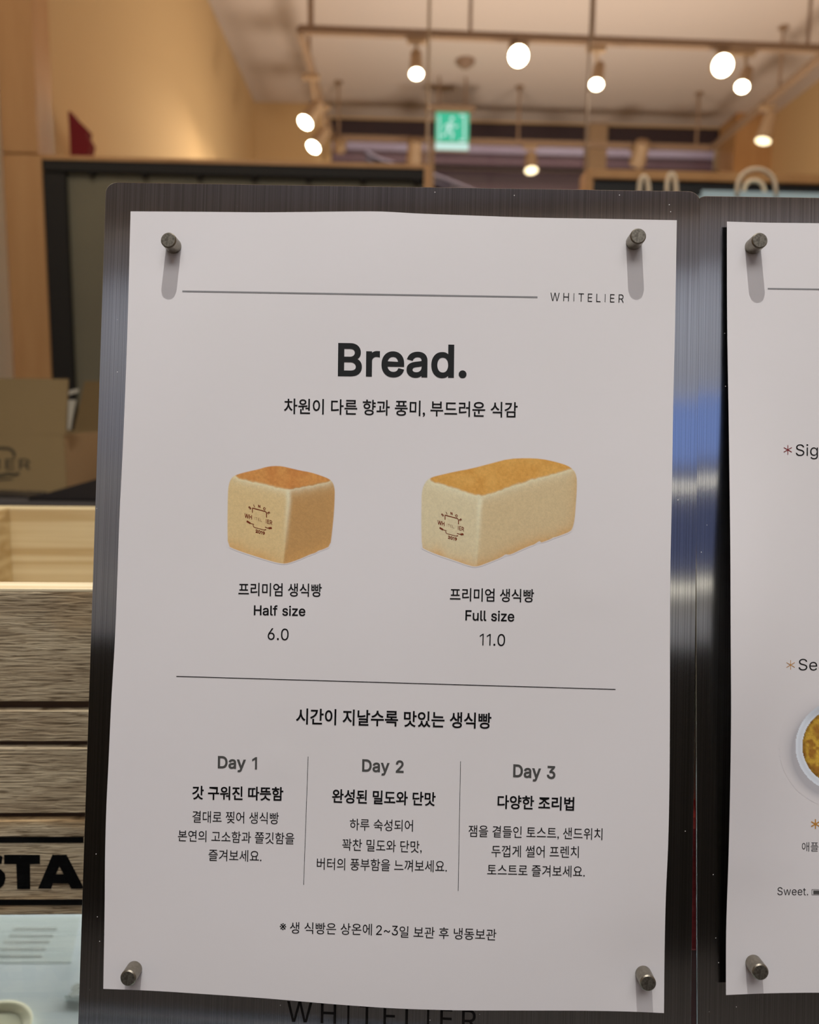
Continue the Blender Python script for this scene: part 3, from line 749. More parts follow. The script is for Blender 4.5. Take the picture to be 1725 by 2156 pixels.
# letter outlines (bezier points: left handle, point, right handle; 1000 units per em) and advances
GLYPHS = __import__('json').loads(
    '{".":[188,[[108,-4,95,-4,83,-4,72,0,63,9,54,18,50,28,50,41,50,54,54,65,63,73,72,82,83,87,95,87,108,87,119,82,128,73,137,65,141,54,141,41,141,28,137,18,128,9,119,0]]],"0":[453,[[264'
    ',-7,227,-7,189,-7,157,3,130,24,103,45,83,74,69,113,55,152,48,199,48,254,48,309,55,356,69,395,83,434,104,464,130,484,157,505,189,516,227,516,264,516,296,505,323,484,350,464,370,434,'
    '384,395,398,356,405,309,405,254,405,199,398,152,384,113,370,74,350,45,323,24,297,3],[202,50,227,50,252,50,273,58,290,74,308,90,321,113,330,144,339,174,344,211,344,254,344,297,339,3'
    '34,330,365,321,395,308,419,290,435,273,451,252,460,227,460,202,460,180,451,163,435,146,419,132,395,123,365,114,334,109,297,109,254,109,211,114,174,123,144,132,113,146,90,163,74,180'
    ',58]]],"1":[330,[[190,0,190,0,190,0,190,446,190,446,190,446,60,362,60,362,60,362,60,415,60,415,60,415,196,505,196,505,196,505,241,505,241,505,241,505,241,0,241,0,241,0]]],"2":[453,'
    '[[172,0,64,0,64,16,64,32,64,47,121,108,177,168,234,229,254,249,270,267,282,282,295,298,304,313,311,327,317,341,320,356,320,371,320,390,316,405,308,419,299,432,288,442,273,449,259,4'
    '56,242,460,224,460,204,460,187,456,172,447,158,439,147,428,139,413,131,399,127,382,127,362,107,362,86,362,66,362,66,392,72,419,86,442,100,465,119,483,143,496,167,509,194,516,225,51'
    '6,255,516,282,509,306,497,329,484,348,467,361,445,374,424,381,399,381,372,381,354,378,335,371,318,364,300,353,280,336,259,319,237,296,211,267,180,229,140,191,100,153,60,153,59,153,'
    '58,153,57,231,57,310,57,389,57,389,38,389,19,389,0,281,0]]],"3":[453,[[252,-7,218,-7,187,-7,158,-1,133,10,107,21,86,37,70,57,54,78,46,103,44,132,66,132,87,132,109,132,111,114,117,9'
    '9,126,87,136,75,149,65,165,59,181,53,199,50,219,50,239,50,258,53,275,61,292,68,305,79,315,93,324,107,329,124,329,145,329,163,325,181,316,196,307,212,293,224,275,234,256,243,231,248'
    ',201,248,186,248,172,248,157,248,157,265,157,282,157,299,200,349,244,399,288,448,288,450,288,451,288,452,215,452,142,452,70,452,70,471,70,490,70,509,171,509,272,509,372,509,372,493'
    ',372,477,372,461,319,400,265,339,211,278,211,282,211,285,211,289,249,293,281,288,308,276,335,263,356,246,371,222,386,199,393,173,393,145,393,115,385,89,370,66,355,43,335,25,309,12,'
    '282,0]]],"4":[453,[[164,105,40,105,40,123,40,141,40,158,109,275,178,392,247,509,268,509,289,509,311,509,243,394,176,280,109,166,109,165,109,164,109,163,210,163,312,163,413,163,413,'
    '144,413,125,413,105,289,105],[302,0,282,0,282,40,282,81,282,121,282,130,282,138,282,146,282,203,282,260,282,318,302,318,322,318,343,318,343,212,343,106,343,0,322,0]]],"6":[453,[[25'
    '8,-7,226,-7,195,-7,167,0,142,15,118,29,98,49,84,74,71,100,64,129,64,162,64,186,69,212,80,239,91,266,110,300,137,340,176,396,214,453,252,509,276,509,299,509,322,509,265,426,208,344,'
    '151,261,149,261,147,261,145,261,150,271,157,280,165,288,174,296,184,302,196,307,207,312,221,314,235,314,266,314,293,308,316,295,339,282,357,263,370,240,382,216,389,189,389,157,389,'
    '125,382,97,368,73,354,48,334,28,310,14,286,0],[207,48,226,48,246,48,264,53,279,63,294,72,306,85,314,101,323,118,327,136,327,157,327,178,323,197,314,213,306,230,294,242,279,251,264,'
    '261,246,265,226,265,207,265,189,261,174,252,159,243,147,230,138,214,129,198,125,179,125,158,125,137,129,118,138,102,147,85,159,72,174,63,189,53]]],"9":[453,[[195,516,226,516,258,51'
    '6,286,508,310,494,335,480,354,460,368,434,382,409,389,380,389,347,389,323,383,297,373,270,362,243,343,209,315,168,277,112,239,56,200,0,177,0,154,0,130,0,187,83,244,165,301,248,303,'
    '248,305,248,307,248,303,238,296,229,287,221,279,213,269,207,257,202,245,197,232,195,218,195,187,195,160,201,137,214,114,227,96,245,83,269,70,292,64,320,64,352,64,384,71,412,85,436,'
    '99,461,118,480,143,494,167,508],[246,460,226,460,207,460,189,456,174,446,159,437,147,424,138,407,130,391,125,372,125,352,125,330,130,312,138,295,147,279,159,266,174,257,189,248,207'
    ',243,226,243,246,243,263,248,279,257,294,266,306,279,314,295,323,311,327,330,327,350,327,372,323,391,314,407,306,424,294,437,279,446,264,456]]],"B":[456,[[122,0,60,0,60,170,60,339,'
    '60,509,120,509,181,509,241,509,276,509,306,503,329,491,352,479,369,462,381,442,392,422,398,399,398,374,398,352,394,334,387,320,379,306,369,294,356,286,344,277,330,271,315,267,315,2'
    '65,315,264,315,262,331,261,347,255,363,245,379,235,392,221,402,203,413,185,418,163,418,136,418,111,412,87,400,67,388,46,370,30,344,18,319,6,287,0,247,0,184,0],[125,115,125,57,165,5'
    '7,205,57,245,57,284,57,313,65,330,80,347,95,355,114,355,137,355,154,351,170,342,184,334,198,321,209,306,218,290,227,271,231,248,231,207,231,166,231,125,231,125,173],[125,341,125,28'
    '5,162,285,200,285,238,285,257,285,273,289,288,296,303,303,315,313,323,326,332,339,336,355,336,372,336,395,328,414,313,429,297,444,273,452,240,452,202,452,163,452,125,452,125,396]]]'
    ',"C":[510,[[293,-7,267,-7,223,-7,184,4,150,25,116,46,89,76,70,115,50,154,40,201,40,254,40,308,50,354,70,393,89,432,116,462,150,484,184,505,223,516,267,516,293,516,317,512,340,504,3'
    '63,497,384,486,402,471,420,457,436,439,448,418,460,398,468,374,473,348,451,348,430,348,408,348,404,366,398,381,389,395,381,408,370,419,357,428,345,438,331,444,315,449,300,454,284,4'
    '56,267,456,236,456,208,448,184,432,159,417,139,394,125,364,111,334,103,297,103,254,103,211,111,175,125,145,140,115,159,92,184,76,209,61,236,53,267,53,284,53,300,55,315,60,331,65,34'
    '5,71,357,81,370,90,381,101,389,114,398,128,404,143,408,160,430,160,451,160,473,160,469,135,460,111,448,91,436,70,421,52,402,38,384,23,363,12,341,5,318,-3]]],"D":[502,[[271,0,219,0,'
    '178,0,137,0,96,0,96,19,96,38,96,57,136,57,175,57,215,57,256,57,291,65,318,81,345,97,366,119,379,149,392,179,399,214,399,255,399,296,392,331,379,361,366,390,346,412,320,428,293,444,'
    '260,452,221,452,178,452,136,452,93,452,93,471,93,490,93,509,137,509,181,509,225,509,275,509,317,499,353,478,388,458,415,429,433,391,452,353,462,308,462,255,462,202,452,157,433,119,'
    '414,81,387,51,351,31,314,10],[103,509,125,509,125,339,125,170,125,0,103,0,82,0,60,0,60,170,60,339,60,509,82,509]]],"E":[419,[[165,0,60,0,60,170,60,339,60,509,164,509,268,509,372,50'
    '9,372,490,372,471,372,452,290,452,207,452,125,452,125,396,125,341,125,286,202,286,278,286,355,286,355,267,355,248,355,229,278,229,202,229,125,229,125,172,125,114,125,57,208,57,292,'
    '57,375,57,375,38,375,19,375,0,270,0]]],"F":[410,[[82,0,60,0,60,170,60,339,60,509,163,509,266,509,369,509,369,490,369,471,369,452,288,452,206,452,125,452,125,394,125,336,125,278,198'
    ',278,272,278,346,278,346,259,346,240,346,221,272,221,198,221,125,221,125,147,125,74,125,0,103,0]]],"H":[517,[[82,0,60,0,60,170,60,339,60,509,82,509,103,509,125,509,125,435,125,362,'
    '125,289,214,289,303,289,392,289,392,362,392,435,392,509,414,509,435,509,457,509,457,339,457,170,457,0,435,0,414,0,392,0,392,77,392,155,392,232,303,232,214,232,125,232,125,155,125,7'
    '7,125,0,103,0]]],"I":[215,[[82,0,82,0,82,0,82,505,82,505,82,505,133,505,133,505,133,505,133,0,133,0,133,0]]],"L":[393,[[160,0,60,0,60,170,60,339,60,509,82,509,103,509,125,509,125,3'
    '58,125,208,125,57,203,57,282,57,361,57,361,38,361,19,361,0,261,0]]],"N":[523,[[82,0,60,0,60,170,60,339,60,509,85,509,111,509,136,509,205,400,274,291,343,183,349,174,355,164,363,151'
    ',370,138,379,123,388,107,396,90,405,73,414,55,411,55,408,54,405,54,403,72,401,90,401,108,400,126,399,142,399,157,399,172,399,185,399,195,399,300,399,404,399,509,420,509,442,509,463'
    ',509,463,339,463,170,463,0,438,0,412,0,387,0,325,97,264,193,202,290,194,303,186,316,177,331,169,345,159,362,148,381,137,400,123,424,108,452,111,453,115,453,119,454,120,428,121,405,'
    '122,384,123,362,124,344,124,328,125,312,125,300,125,291,125,194,125,97,125,0,103,0]]],"R":[449,[[82,0,60,0,60,170,60,339,60,509,119,509,177,509,236,509,275,509,307,502,333,489,359,'
    '475,378,457,390,433,403,410,409,382,409,352,409,321,403,295,390,271,378,248,359,230,333,217,307,204,275,198,236,198,189,198,143,198,96,198,96,217,96,236,96,255,142,255,188,255,234,'
    '255,260,255,281,259,298,267,314,275,326,286,334,300,341,315,345,332,345,352,345,372,341,390,334,405,326,420,314,431,298,440,281,448,259,452,233,452,197,452,161,452,125,452,125,301,'
    '125,151,125,0,103,0],[378,0,353,0,312,76,271,153,230,229,254,229,279,229,303,229,344,153,386,76,428,0,403,0]]],"S":[447,[[263,-9,224,-9,187,-9,155,-3,128,9,100,21,79,38,64,60,49,82'
    ',40,107,38,137,60,137,82,137,104,137,106,117,112,101,123,88,134,75,149,65,166,59,184,52,203,49,224,49,247,49,268,53,286,60,304,68,319,78,329,92,340,105,346,121,346,139,346,155,341,'
    '169,332,179,323,189,311,198,296,205,281,211,264,217,245,222,224,228,204,234,184,239,142,251,109,268,86,289,63,311,52,339,52,372,52,401,60,426,75,448,90,469,111,486,138,498,164,510,'
    '194,516,227,516,261,516,290,510,316,498,342,486,362,469,377,449,392,428,400,404,401,378,380,378,358,378,337,378,335,403,323,423,302,437,281,451,256,459,225,459,203,459,184,455,167,'
    '448,151,441,138,431,129,418,120,406,115,391,115,376,115,358,120,344,131,334,142,323,154,314,169,308,184,302,199,297,212,293,230,289,247,284,264,279,279,275,295,270,312,264,328,257,'
    '344,248,359,238,373,227,385,214,395,198,404,181,408,162,408,139,408,111,401,86,386,64,372,41,351,24,323,11,296,-2]]],"T":[449,[[85,452,32,452,32,471,32,490,32,509,160,509,288,509,4'
    '17,509,417,490,417,471,417,452,363,452,310,452,257,452,257,301,257,151,257,0,235,0,214,0,193,0,193,151,193,301,193,452,139,452]]],"W":[686,[[180,0,155,0,109,170,63,339,16,509,38,50'
    '9,60,509,82,509,109,404,136,300,163,196,168,179,172,163,175,145,179,128,183,111,187,94,190,76,194,58,197,40,194,40,192,40,189,40,193,58,196,76,200,94,203,111,207,128,211,145,215,16'
    '3,220,179,224,196,251,300,279,404,306,509,331,509,355,509,380,509,407,404,434,300,462,196,466,179,470,163,474,145,478,128,482,111,486,94,490,76,494,58,497,40,494,40,491,40,488,40,4'
    '92,58,495,76,499,94,502,111,506,128,510,145,515,163,519,179,523,196,550,300,576,404,603,509,625,509,647,509,670,509,623,339,577,170,530,0,505,0,480,0,455,0,426,108,397,215,368,323,'
    '362,344,357,367,351,391,346,416,341,444,336,475,341,475,345,475,350,475,345,445,340,419,335,395,330,371,324,347,318,323,289,215,260,108,230,0,205,0]]],"a":[389,[[182,-9,160,-9,136,'
    '-9,114,-4,94,5,75,14,59,27,48,45,36,62,30,83,30,108,30,130,35,147,43,161,52,175,63,185,78,193,92,201,108,207,125,211,143,215,160,218,178,220,201,223,219,225,234,227,248,228,258,231'
    ',265,235,272,239,276,245,276,255,276,255,276,256,276,257,276,272,273,286,267,297,261,308,252,316,240,322,228,328,213,331,196,331,178,331,162,328,149,322,136,317,126,309,118,301,110'
    ',292,104,283,100,274,80,280,61,285,41,291,50,314,62,332,79,346,95,360,113,369,133,375,153,381,173,384,194,384,208,384,223,383,239,379,255,376,271,370,286,360,301,351,313,338,322,32'
    '0,332,303,337,280,337,251,337,168,337,84,337,0,317,0,297,0,277,0,277,17,277,35,277,52,275,52,274,52,272,52,268,43,261,34,252,25,243,15,230,7,215,1,200,-5],[155,45,170,45,193,45,212'
    ',50,228,59,243,68,255,79,263,93,271,107,276,122,276,138,276,155,276,173,276,190,273,187,268,184,259,182,251,180,242,178,231,176,221,174,210,172,200,171,190,170,182,169,175,168,161,'
    '166,147,163,134,159,121,154,111,148,103,139,96,131,92,119,92,105,92,92,95,81,102,72,109,63,118,57,130,52,142,48]]],"d":[424,[[219,-8,195,-8,164,-8,136,0,111,16,87,32,68,55,55,84,41'
    ',114,34,149,34,189,34,229,41,263,55,293,69,322,88,345,112,361,136,376,164,384,196,384,219,384,238,381,253,373,268,365,279,356,287,346,296,336,302,327,306,319,308,319,309,319,311,31'
    '9,311,382,311,446,311,509,331,509,351,509,372,509,372,339,372,170,372,0,352,0,332,0,313,0,313,20,313,39,313,59,311,59,309,59,307,59,302,51,295,42,287,31,278,21,267,12,252,4,238,-4]'
    ',[181,47,205,47,227,47,247,53,263,65,279,77,291,94,299,115,308,136,312,161,312,189,312,217,308,242,300,263,292,284,279,300,263,312,247,324,228,330,205,330,181,330,161,324,145,311,1'
    '29,299,116,282,108,261,100,240,96,216,96,189,96,162,100,138,109,117,117,95,129,78,145,66,161,53]]],"e":[404,[[238,-8,212,-8,175,-8,143,0,117,16,90,33,70,56,56,85,41,114,34,148,34,1'
    '87,34,226,41,260,55,290,69,319,89,343,115,359,141,376,171,384,205,384,226,384,246,381,266,374,285,367,303,356,319,341,335,326,348,306,357,282,366,258,371,228,371,194,371,186,371,17'
    '8,371,169,272,169,174,169,75,169,75,187,75,204,75,221,163,221,250,221,338,221,329,215,319,208,310,202,310,227,306,249,298,269,290,288,278,303,263,314,247,325,228,330,205,330,182,33'
    '0,163,325,146,313,130,302,118,288,109,270,100,251,96,232,96,211,96,200,96,189,96,178,96,150,101,126,110,106,120,87,134,72,151,61,168,51,189,46,212,46,228,46,241,48,254,53,266,57,27'
    '7,64,285,73,294,82,301,93,306,105,325,101,345,96,365,91,359,71,349,54,335,39,321,24,303,13,283,4,262,-4]]],"f":[254,[[154,379,228,379,228,362,228,344,228,327,154,327,80,327,6,327,6'
    ',344,6,362,6,379,80,379],[101,0,81,0,81,144,81,288,81,432,81,453,86,471,96,486,106,500,119,511,135,519,152,526,169,530,187,530,201,530,213,529,222,527,232,525,238,523,243,521,238,5'
    '03,233,486,227,468,224,470,220,471,215,472,210,473,203,474,195,474,176,474,163,469,154,460,146,451,142,437,142,419,142,279,142,140,142,0,121,0]]],"g":[425,[[238,-151,207,-151,179,-'
    '151,155,-147,134,-140,113,-132,96,-123,82,-110,69,-98,58,-84,51,-69,67,-60,84,-50,101,-41,107,-49,113,-57,122,-66,130,-75,141,-82,154,-88,168,-94,186,-97,207,-97,238,-97,263,-90,28'
    '2,-75,302,-60,311,-37,311,-6,311,19,311,44,311,68,310,68,308,68,306,68,301,60,295,51,287,41,278,32,267,23,252,16,238,8,219,5,195,5,164,5,137,12,113,27,88,41,69,62,55,90,41,118,34,1'
    '52,34,191,34,230,41,264,55,293,69,322,88,345,112,361,137,376,165,384,196,384,220,384,239,381,253,373,268,365,280,356,288,346,297,336,303,327,308,319,309,319,311,319,313,319,313,339'
    ',313,359,313,379,333,379,353,379,372,379,372,250,372,121,372,-9,372,-42,365,-69,350,-90,335,-111,316,-126,291,-136,266,-146],[181,59,205,59,228,59,248,64,264,75,280,86,292,101,300,'
    '121,308,141,312,165,312,193,312,220,308,243,300,264,292,284,280,301,264,312,248,324,228,330,205,330,181,330,161,324,145,312,129,299,117,283,109,262,100,242,96,219,96,193,96,166,100'
    ',143,109,123,117,103,129,87,145,76,162,65]]],"i":[167,[[73,0,53,0,53,126,53,253,53,379,73,379,93,379,114,379,114,253,114,126,114,0,93,0],[95,443,84,443,72,443,62,447,54,455,45,462,'
    '41,472,41,483,41,494,45,504,54,512,62,520,72,524,84,524,95,524,106,520,114,512,122,504,126,494,126,483,126,472,122,462,114,455,106,447]]],"l":[189,[[147,-2,139,-2,110,-2,88,5,74,20'
    ',60,35,53,57,53,84,53,226,53,367,53,509,73,509,93,509,114,509,114,372,114,235,114,99,114,81,116,69,120,62,125,55,133,52,146,52,152,52,157,52,160,53,164,53,167,54,170,54,173,37,177,'
    '20,181,3,175,1,169,0,162,-1,154,-2]]],"n":[410,[[114,249,114,227,114,151,114,76,114,0,93,0,73,0,53,0,53,126,53,253,53,379,72,379,92,379,112,379,112,349,112,318,112,287,109,287,106,'
    '287,102,287,114,322,131,347,152,362,174,377,199,384,227,384,253,384,276,379,295,369,314,358,330,342,341,321,352,299,357,273,357,240,357,160,357,80,357,0,337,0,316,0,296,0,296,78,29'
    '6,157,296,235,296,265,288,288,273,304,258,321,237,329,210,329,192,329,175,325,161,317,146,309,135,298,126,283,118,267]]],"r":[259,[[73,0,53,0,53,126,53,253,53,379,72,379,92,379,112'
    ',379,112,360,112,340,112,321,113,321,114,321,115,321,122,340,135,355,152,367,170,379,190,385,213,385,218,385,223,385,229,384,235,384,240,384,243,384,243,363,243,343,243,322,242,323'
    ',237,323,230,324,223,325,215,326,207,326,189,326,173,322,159,315,145,307,134,297,126,284,118,270,114,255,114,237,114,158,114,79,114,0,93,0]]],"s":[365,[[211,-8,182,-8,156,-8,133,-4'
    ',112,3,92,11,75,23,62,38,49,53,40,72,36,94,55,98,74,102,94,107,99,86,109,70,124,60,139,50,158,45,181,45,208,45,229,51,244,62,260,74,268,87,268,103,268,116,263,127,254,136,245,144,2'
    '31,151,212,155,191,160,170,165,149,170,115,178,89,191,72,208,55,225,47,247,47,274,47,296,53,315,65,332,77,348,94,361,115,370,136,380,160,384,187,384,213,384,235,380,254,372,272,365'
    ',287,353,299,339,310,325,319,309,324,290,305,286,287,281,268,277,263,292,255,304,243,316,230,327,212,333,187,333,165,333,146,327,131,317,116,306,109,293,109,277,109,263,114,252,124'
    ',243,134,235,150,228,172,223,191,218,210,214,229,209,264,201,290,188,306,171,323,154,331,133,331,107,331,84,325,64,312,47,300,30,282,16,260,6,237,-3]]],"t":[227,[[138,379,204,379,2'
    '04,362,204,344,204,327,138,327,72,327,6,327,6,344,6,362,6,379,72,379],[65,345,65,471,85,471,106,471,126,471,126,347,126,222,126,98,126,81,129,69,136,61,143,54,154,50,170,50,174,50,'
    '179,50,185,51,191,52,197,53,202,54,206,36,209,19,213,2,207,0,200,-2,192,-3,184,-4,176,-4,168,-4,136,-4,110,4,92,21,74,38,65,62,65,93,65,219]]],"u":[410,[[211,-5,182,-5,157,-5,134,0'
    ',115,11,95,21,80,37,69,59,58,80,53,107,53,139,53,219,53,299,53,379,73,379,93,379,114,379,114,301,114,222,114,144,114,114,121,91,137,75,152,58,173,50,200,50,218,50,235,54,249,62,264'
    ',70,275,81,283,97,292,112,296,131,296,153,296,228,296,304,296,379,316,379,337,379,357,379,357,253,357,126,357,0,337,0,318,0,298,0,298,31,298,61,298,92,301,92,304,92,307,92,295,57,2'
    '79,32,257,17,235,2]]],"w":[567,[[158,0,138,0,99,126,61,253,23,379,44,379,66,379,87,379,103,324,118,269,133,214,140,191,147,165,154,137,161,108,168,76,175,41,172,41,168,41,165,41,17'
    '2,75,179,106,186,135,193,163,199,190,206,214,221,269,237,324,252,379,273,379,295,379,316,379,332,324,347,269,362,214,368,190,375,164,382,136,388,107,395,76,402,41,399,41,395,41,391'
    ',41,399,75,406,107,413,135,420,164,427,190,434,214,449,269,465,324,480,379,502,379,523,379,545,379,506,253,468,126,429,0,409,0,389,0,368,0,352,57,335,114,319,172,314,189,309,207,30'
    '5,225,300,243,295,261,291,280,286,299,281,318,277,338,281,338,286,338,291,338,286,319,281,299,277,280,272,261,267,243,263,225,258,206,253,189,248,172,231,114,215,57,199,0,178,0]]],'
    '"y":[389,[[51,-140,47,-139,52,-121,57,-103,61,-86,65,-86,68,-87,71,-87,83,-90,94,-91,104,-89,114,-87,122,-82,130,-74,138,-66,145,-53,151,-36,155,-24,159,-13,163,-1,114,126,66,252,1'
    '7,379,40,379,62,379,84,379,111,305,138,230,165,155,174,132,181,109,187,87,193,64,199,42,206,21,198,21,191,21,184,21,190,42,196,64,202,87,209,110,216,132,224,155,251,230,278,305,305'
    ',379,327,379,349,379,371,379,316,234,260,88,204,-58,196,-78,187,-94,177,-107,166,-120,153,-129,139,-136,125,-142,109,-145,91,-145,81,-145,72,-144,65,-143,57,-142]]],"z":[380,[[141,'
    '0,42,0,42,15,42,30,42,46,112,137,183,228,254,320,254,321,254,322,254,323,185,323,117,323,48,323,48,342,48,361,48,379,143,379,238,379,333,379,333,363,333,347,333,331,264,241,195,150'
    ',126,60,126,59,126,58,126,56,197,56,268,56,339,56,339,38,339,19,339,0,240,0]]],"~":[453,[[71,150,52,150,52,178,56,201,66,218,75,235,88,247,103,255,118,262,134,266,151,266,168,266,1'
    '83,263,197,256,211,248,227,237,246,221,258,210,268,203,275,198,282,194,290,192,299,192,313,192,324,197,332,207,340,218,344,233,344,253,363,253,382,253,400,253,401,225,396,202,386,1'
    '85,377,168,365,156,349,148,334,140,318,137,301,137,284,137,268,140,254,148,240,155,224,166,207,182,194,192,185,200,177,204,170,208,162,210,154,210,140,210,130,206,121,196,112,187,1'
    '08,172,108,150,90,150]]]}')

def glyph_mesh(s, off=0.0, spacing=1.0, res=5):
    """flatten the outlines, grow them by off, triangulate and keep what the non-zero winding rule fills"""
    from mathutils.geometry import delaunay_2d_cdt
    V, F, x = [], [], 0.0
    for ch in s:
        if ch == ' ':
            x += .24 * spacing; continue
        adv, sps = GLYPHS[ch]
        loops = []
        for sp in sps:
            k = np.array(sp, float).reshape(-1, 3, 2) / 1000; n = len(k); pts = []
            for i in range(n):
                p0, p1, p2, p3 = k[i, 1], k[i, 2], k[(i + 1) % n, 0], k[(i + 1) % n, 1]
                straight = abs(np.cross(p1 - p0, p3 - p0)) + abs(np.cross(p2 - p0, p3 - p0)) < 1e-6
                for t in np.arange(0, 1, 1.0 if straight else 1.0 / res):
                    pts.append((1 - t)**3 * p0 + 3 * t * (1 - t)**2 * p1 + 3 * t * t * (1 - t) * p2 + t**3 * p3)
            q = [pts[0]]
            for p in pts[1:]:
                if np.hypot(*(p - q[-1])) > 2e-3: q.append(p)
            if np.hypot(*(q[0] - q[-1])) < 2e-3: q.pop()
            loops.append(np.array(q))
        big = max(loops, key=lambda L: abs(area2(L)))
        sg = 1.0 if area2(big) > 0 else -1.0          # +1: outer loops run counter-clockwise
        res_l = []
        for L in loops:
            d1 = L - np.roll(L, 1, 0); d2 = np.roll(L, -1, 0) - L
            n1 = np.stack([d1[:, 1], -d1[:, 0]], 1); n2 = np.stack([d2[:, 1], -d2[:, 0]], 1)
            n1 /= np.linalg.norm(n1, axis=1)[:, None] + 1e-12; n2 /= np.linalg.norm(n2, axis=1)[:, None] + 1e-12
            m = n1 + n2; m /= np.clip((m * m).sum(1) / 2, .5, 9)[:, None]
            res_l.append(L + m * off * sg)
        co, ed, b0 = [], [], 0
        for L in res_l:
            co += [Vector(p) for p in L]; ed += [(b0 + i, b0 + (i + 1) % len(L)) for i in range(len(L))]; b0 += len(L)
        r = delaunay_2d_cdt(co, ed, [], 0, 1e-6)
        vs = np.array([tuple(p) for p in r[0]]); base = len(V)
        keep = []
        for f in r[2]:
            cx, cy = vs[list(f)].mean(0); wn = 0.0
            for L in res_l:
                A = L - (cx, cy); B = np.roll(A, -1, 0)
                wn += np.arctan2(A[:, 0] * B[:, 1] - A[:, 1] * B[:, 0], (A * B).sum(1)).sum()
            if abs(wn) > 3: keep.append(tuple(i + base for i in f))
        V += [(p[0] + x, p[1], 0) for p in vs]; F += keep
        x += adv / 1000 + (spacing - 1) * .5
    V = np.array(V); used = sorted({i for f in F for i in f}); rm = {u: i for i, u in enumerate(used)}
    return V[used], [tuple(rm[i] for i in f) for f in F]
def area2(L): return float((L[:, 0] * np.roll(L[:, 1], -1) - L[:, 1] * np.roll(L[:, 0], -1)).sum())

def text_mesh(s, off=0.0, spacing=1.0, res=4):
    if all(ch in GLYPHS or ch == ' ' for ch in s): return glyph_mesh(s, off, spacing, res)
    c = bpy.data.curves.new('txt', 'FONT')
    c.body = s; c.offset = off; c.space_character = spacing; c.resolution_u = res
    o = bpy.data.objects.new('txt', c); COL.objects.link(o)
    bpy.context.view_layer.update()
    dg = bpy.context.evaluated_depsgraph_get()
    me = bpy.data.meshes.new_from_object(o.evaluated_get(dg))
    v = np.array([tuple(q.co) for q in me.vertices]); f = [tuple(p.vertices) for p in me.polygons]
    bpy.data.objects.remove(o); bpy.data.curves.remove(c); bpy.data.meshes.remove(me)
    return v, f
v, f = text_mesh('ELIER', .01, 1.1)
mn, mxx = v.min(0), v.max(0)
vv = [K(-62 + (p[0] - mn[0]) / (mxx[0] - mn[0]) * 126, 988 - (p[1] - mn[1]) / (mxx[1] - mn[1]) * 22, -.0006) for p in v]
MB().add(vv, f).build('printed_lettering', M['kraft_ink'], kb)
kb2 = thing('kraft_box', 'second kraft cardboard box half hidden by the steel board', 'box', (K(190, 1030).x, YK + .21, ZBN))
q0, q1 = hy(140, 1000, YK + .21).x, hy(330, 1000, YK + .21).x
z2 = hy(170, 916, YK + .21).z
MB().box((q0, YK + .21, ZBN + .0005), (q1, YK + .213, z2)).build('front_wall', M['kraft_side'], kb2)
MB().box((q0, YK + .35, ZBN + .0005), (q1, YK + .353, z2)).build('rear_wall', M['kraft_side'], kb2)
for X in (q0, q1 - .003):
    MB().box((X, YK + .2135, ZBN + .0005), (X + .003, YK + .3495, z2)).build('side_wall', M['kraft_side'], kb2)
def K2(px, py): return hy(px, py, YK + .06)
def K3(px, py): return hy(px, py, YK + .36)
MB().prism([K3(152, 920), K3(330, 920), K3(330, 806), K3(178, 802)], (0, .003, 0)).build('lid_flap', M['kraft'], kb2)
MB().prism([K(142, 905), K(148, 905), K(160, 842), K(144, 842)], (0, .002, 0)).build('tape_tab', M['tape'], kb)
MB().prism([K(144, 832), K(164, 826), K(166, 818), K(146, 822)], (0, .002, 0)).build('tape_tab', M['tape'], kb)
k2e = MB()
for a_, b_ in (((150, 948), (157, 962)), ((160, 977), (182, 969)), ((166, 970), (178, 968))):
    p, q_ = hy(*a_, YK + .2095), hy(*b_, YK + .2095); d = (q_ - p).normalized(); s = Vector((-d.z, 0, d.x)) * .0025
    k2e.prism([p - s, p + s, q_ + s, q_ - s], (0, .0004, 0))
k2e.build('printed_emblem', mat('faded_kraft_print', (112, 78, 44), .9), kb2)
# black tray leaning on the bench in front of the boxes
tray = thing('black_tray', 'black tray lying between the wooden crate and the kraft boxes', 'tray', (-.4, .9, ZBN))
YT = .93
def TT(px, py, y=YT): return hy(px, py, y)
MB().prism([TT(-140, 1066), TT(330, 1070), TT(330, 1054), TT(-140, 1049)], (0, .008, 0)).build('front_lip', mat('tray_lip', (84, 78, 74), .45), tray)
MB().prism([TT(55, 1054), TT(330, 1058), TT(330, 972), TT(205, 1008), TT(120, 1032), TT(62, 1049)], (0, .07, -.002)).build('raised_side', M['tray'], tray)
MB().prism([TT(-140, 1054, YT + .01), TT(60, 1054, YT + .01), TT(60, 1044, YT + .01), (TT(-140, 1037, YT + .01))], (0, .05, 0)).build('base', M['tray'], tray)

# ================================================================== THINGS SEEN IN THE GAP BETWEEN THE BOARDS
YG = .2745
rb = thing('red_box', 'red box seen through the gap between the two steel boards', 'box', (hy(1463, 1900, YG).x, YG, ZC + .001))
xg0, xg1 = hy(1400, 1900, YG).x, hy(1530, 1900, YG).x
M['redbox'] = mat('lit_red_card', (250, 104, 106), .6, noise=((30, 30, 260), .7, (222, 72, 76)))  # bright red with the light on the upper part painted in
M['redbox2'] = mat('unlit_red_card', (70, 8, 10), .6)  # same red darkened below the part painted as lit
zg = hy(1463, 1730, YG).z
MB().box((xg0, YG, hy(1463, 2012, YG).z), (xg1, YG + .05, zg), .003).build('lid', M['redbox'], rb)
MB().box((xg0 + .002, YG + .003, ZC + .0012), (xg1 - .002, YG + .047, hy(1463, 2012, YG).z)).build('body', M['redbox2'], rb)
cbx = thing('cream_carton', 'cream carton standing on the red box behind the boards', 'carton', (hy(1463, 1600, YG).x, YG, zg))
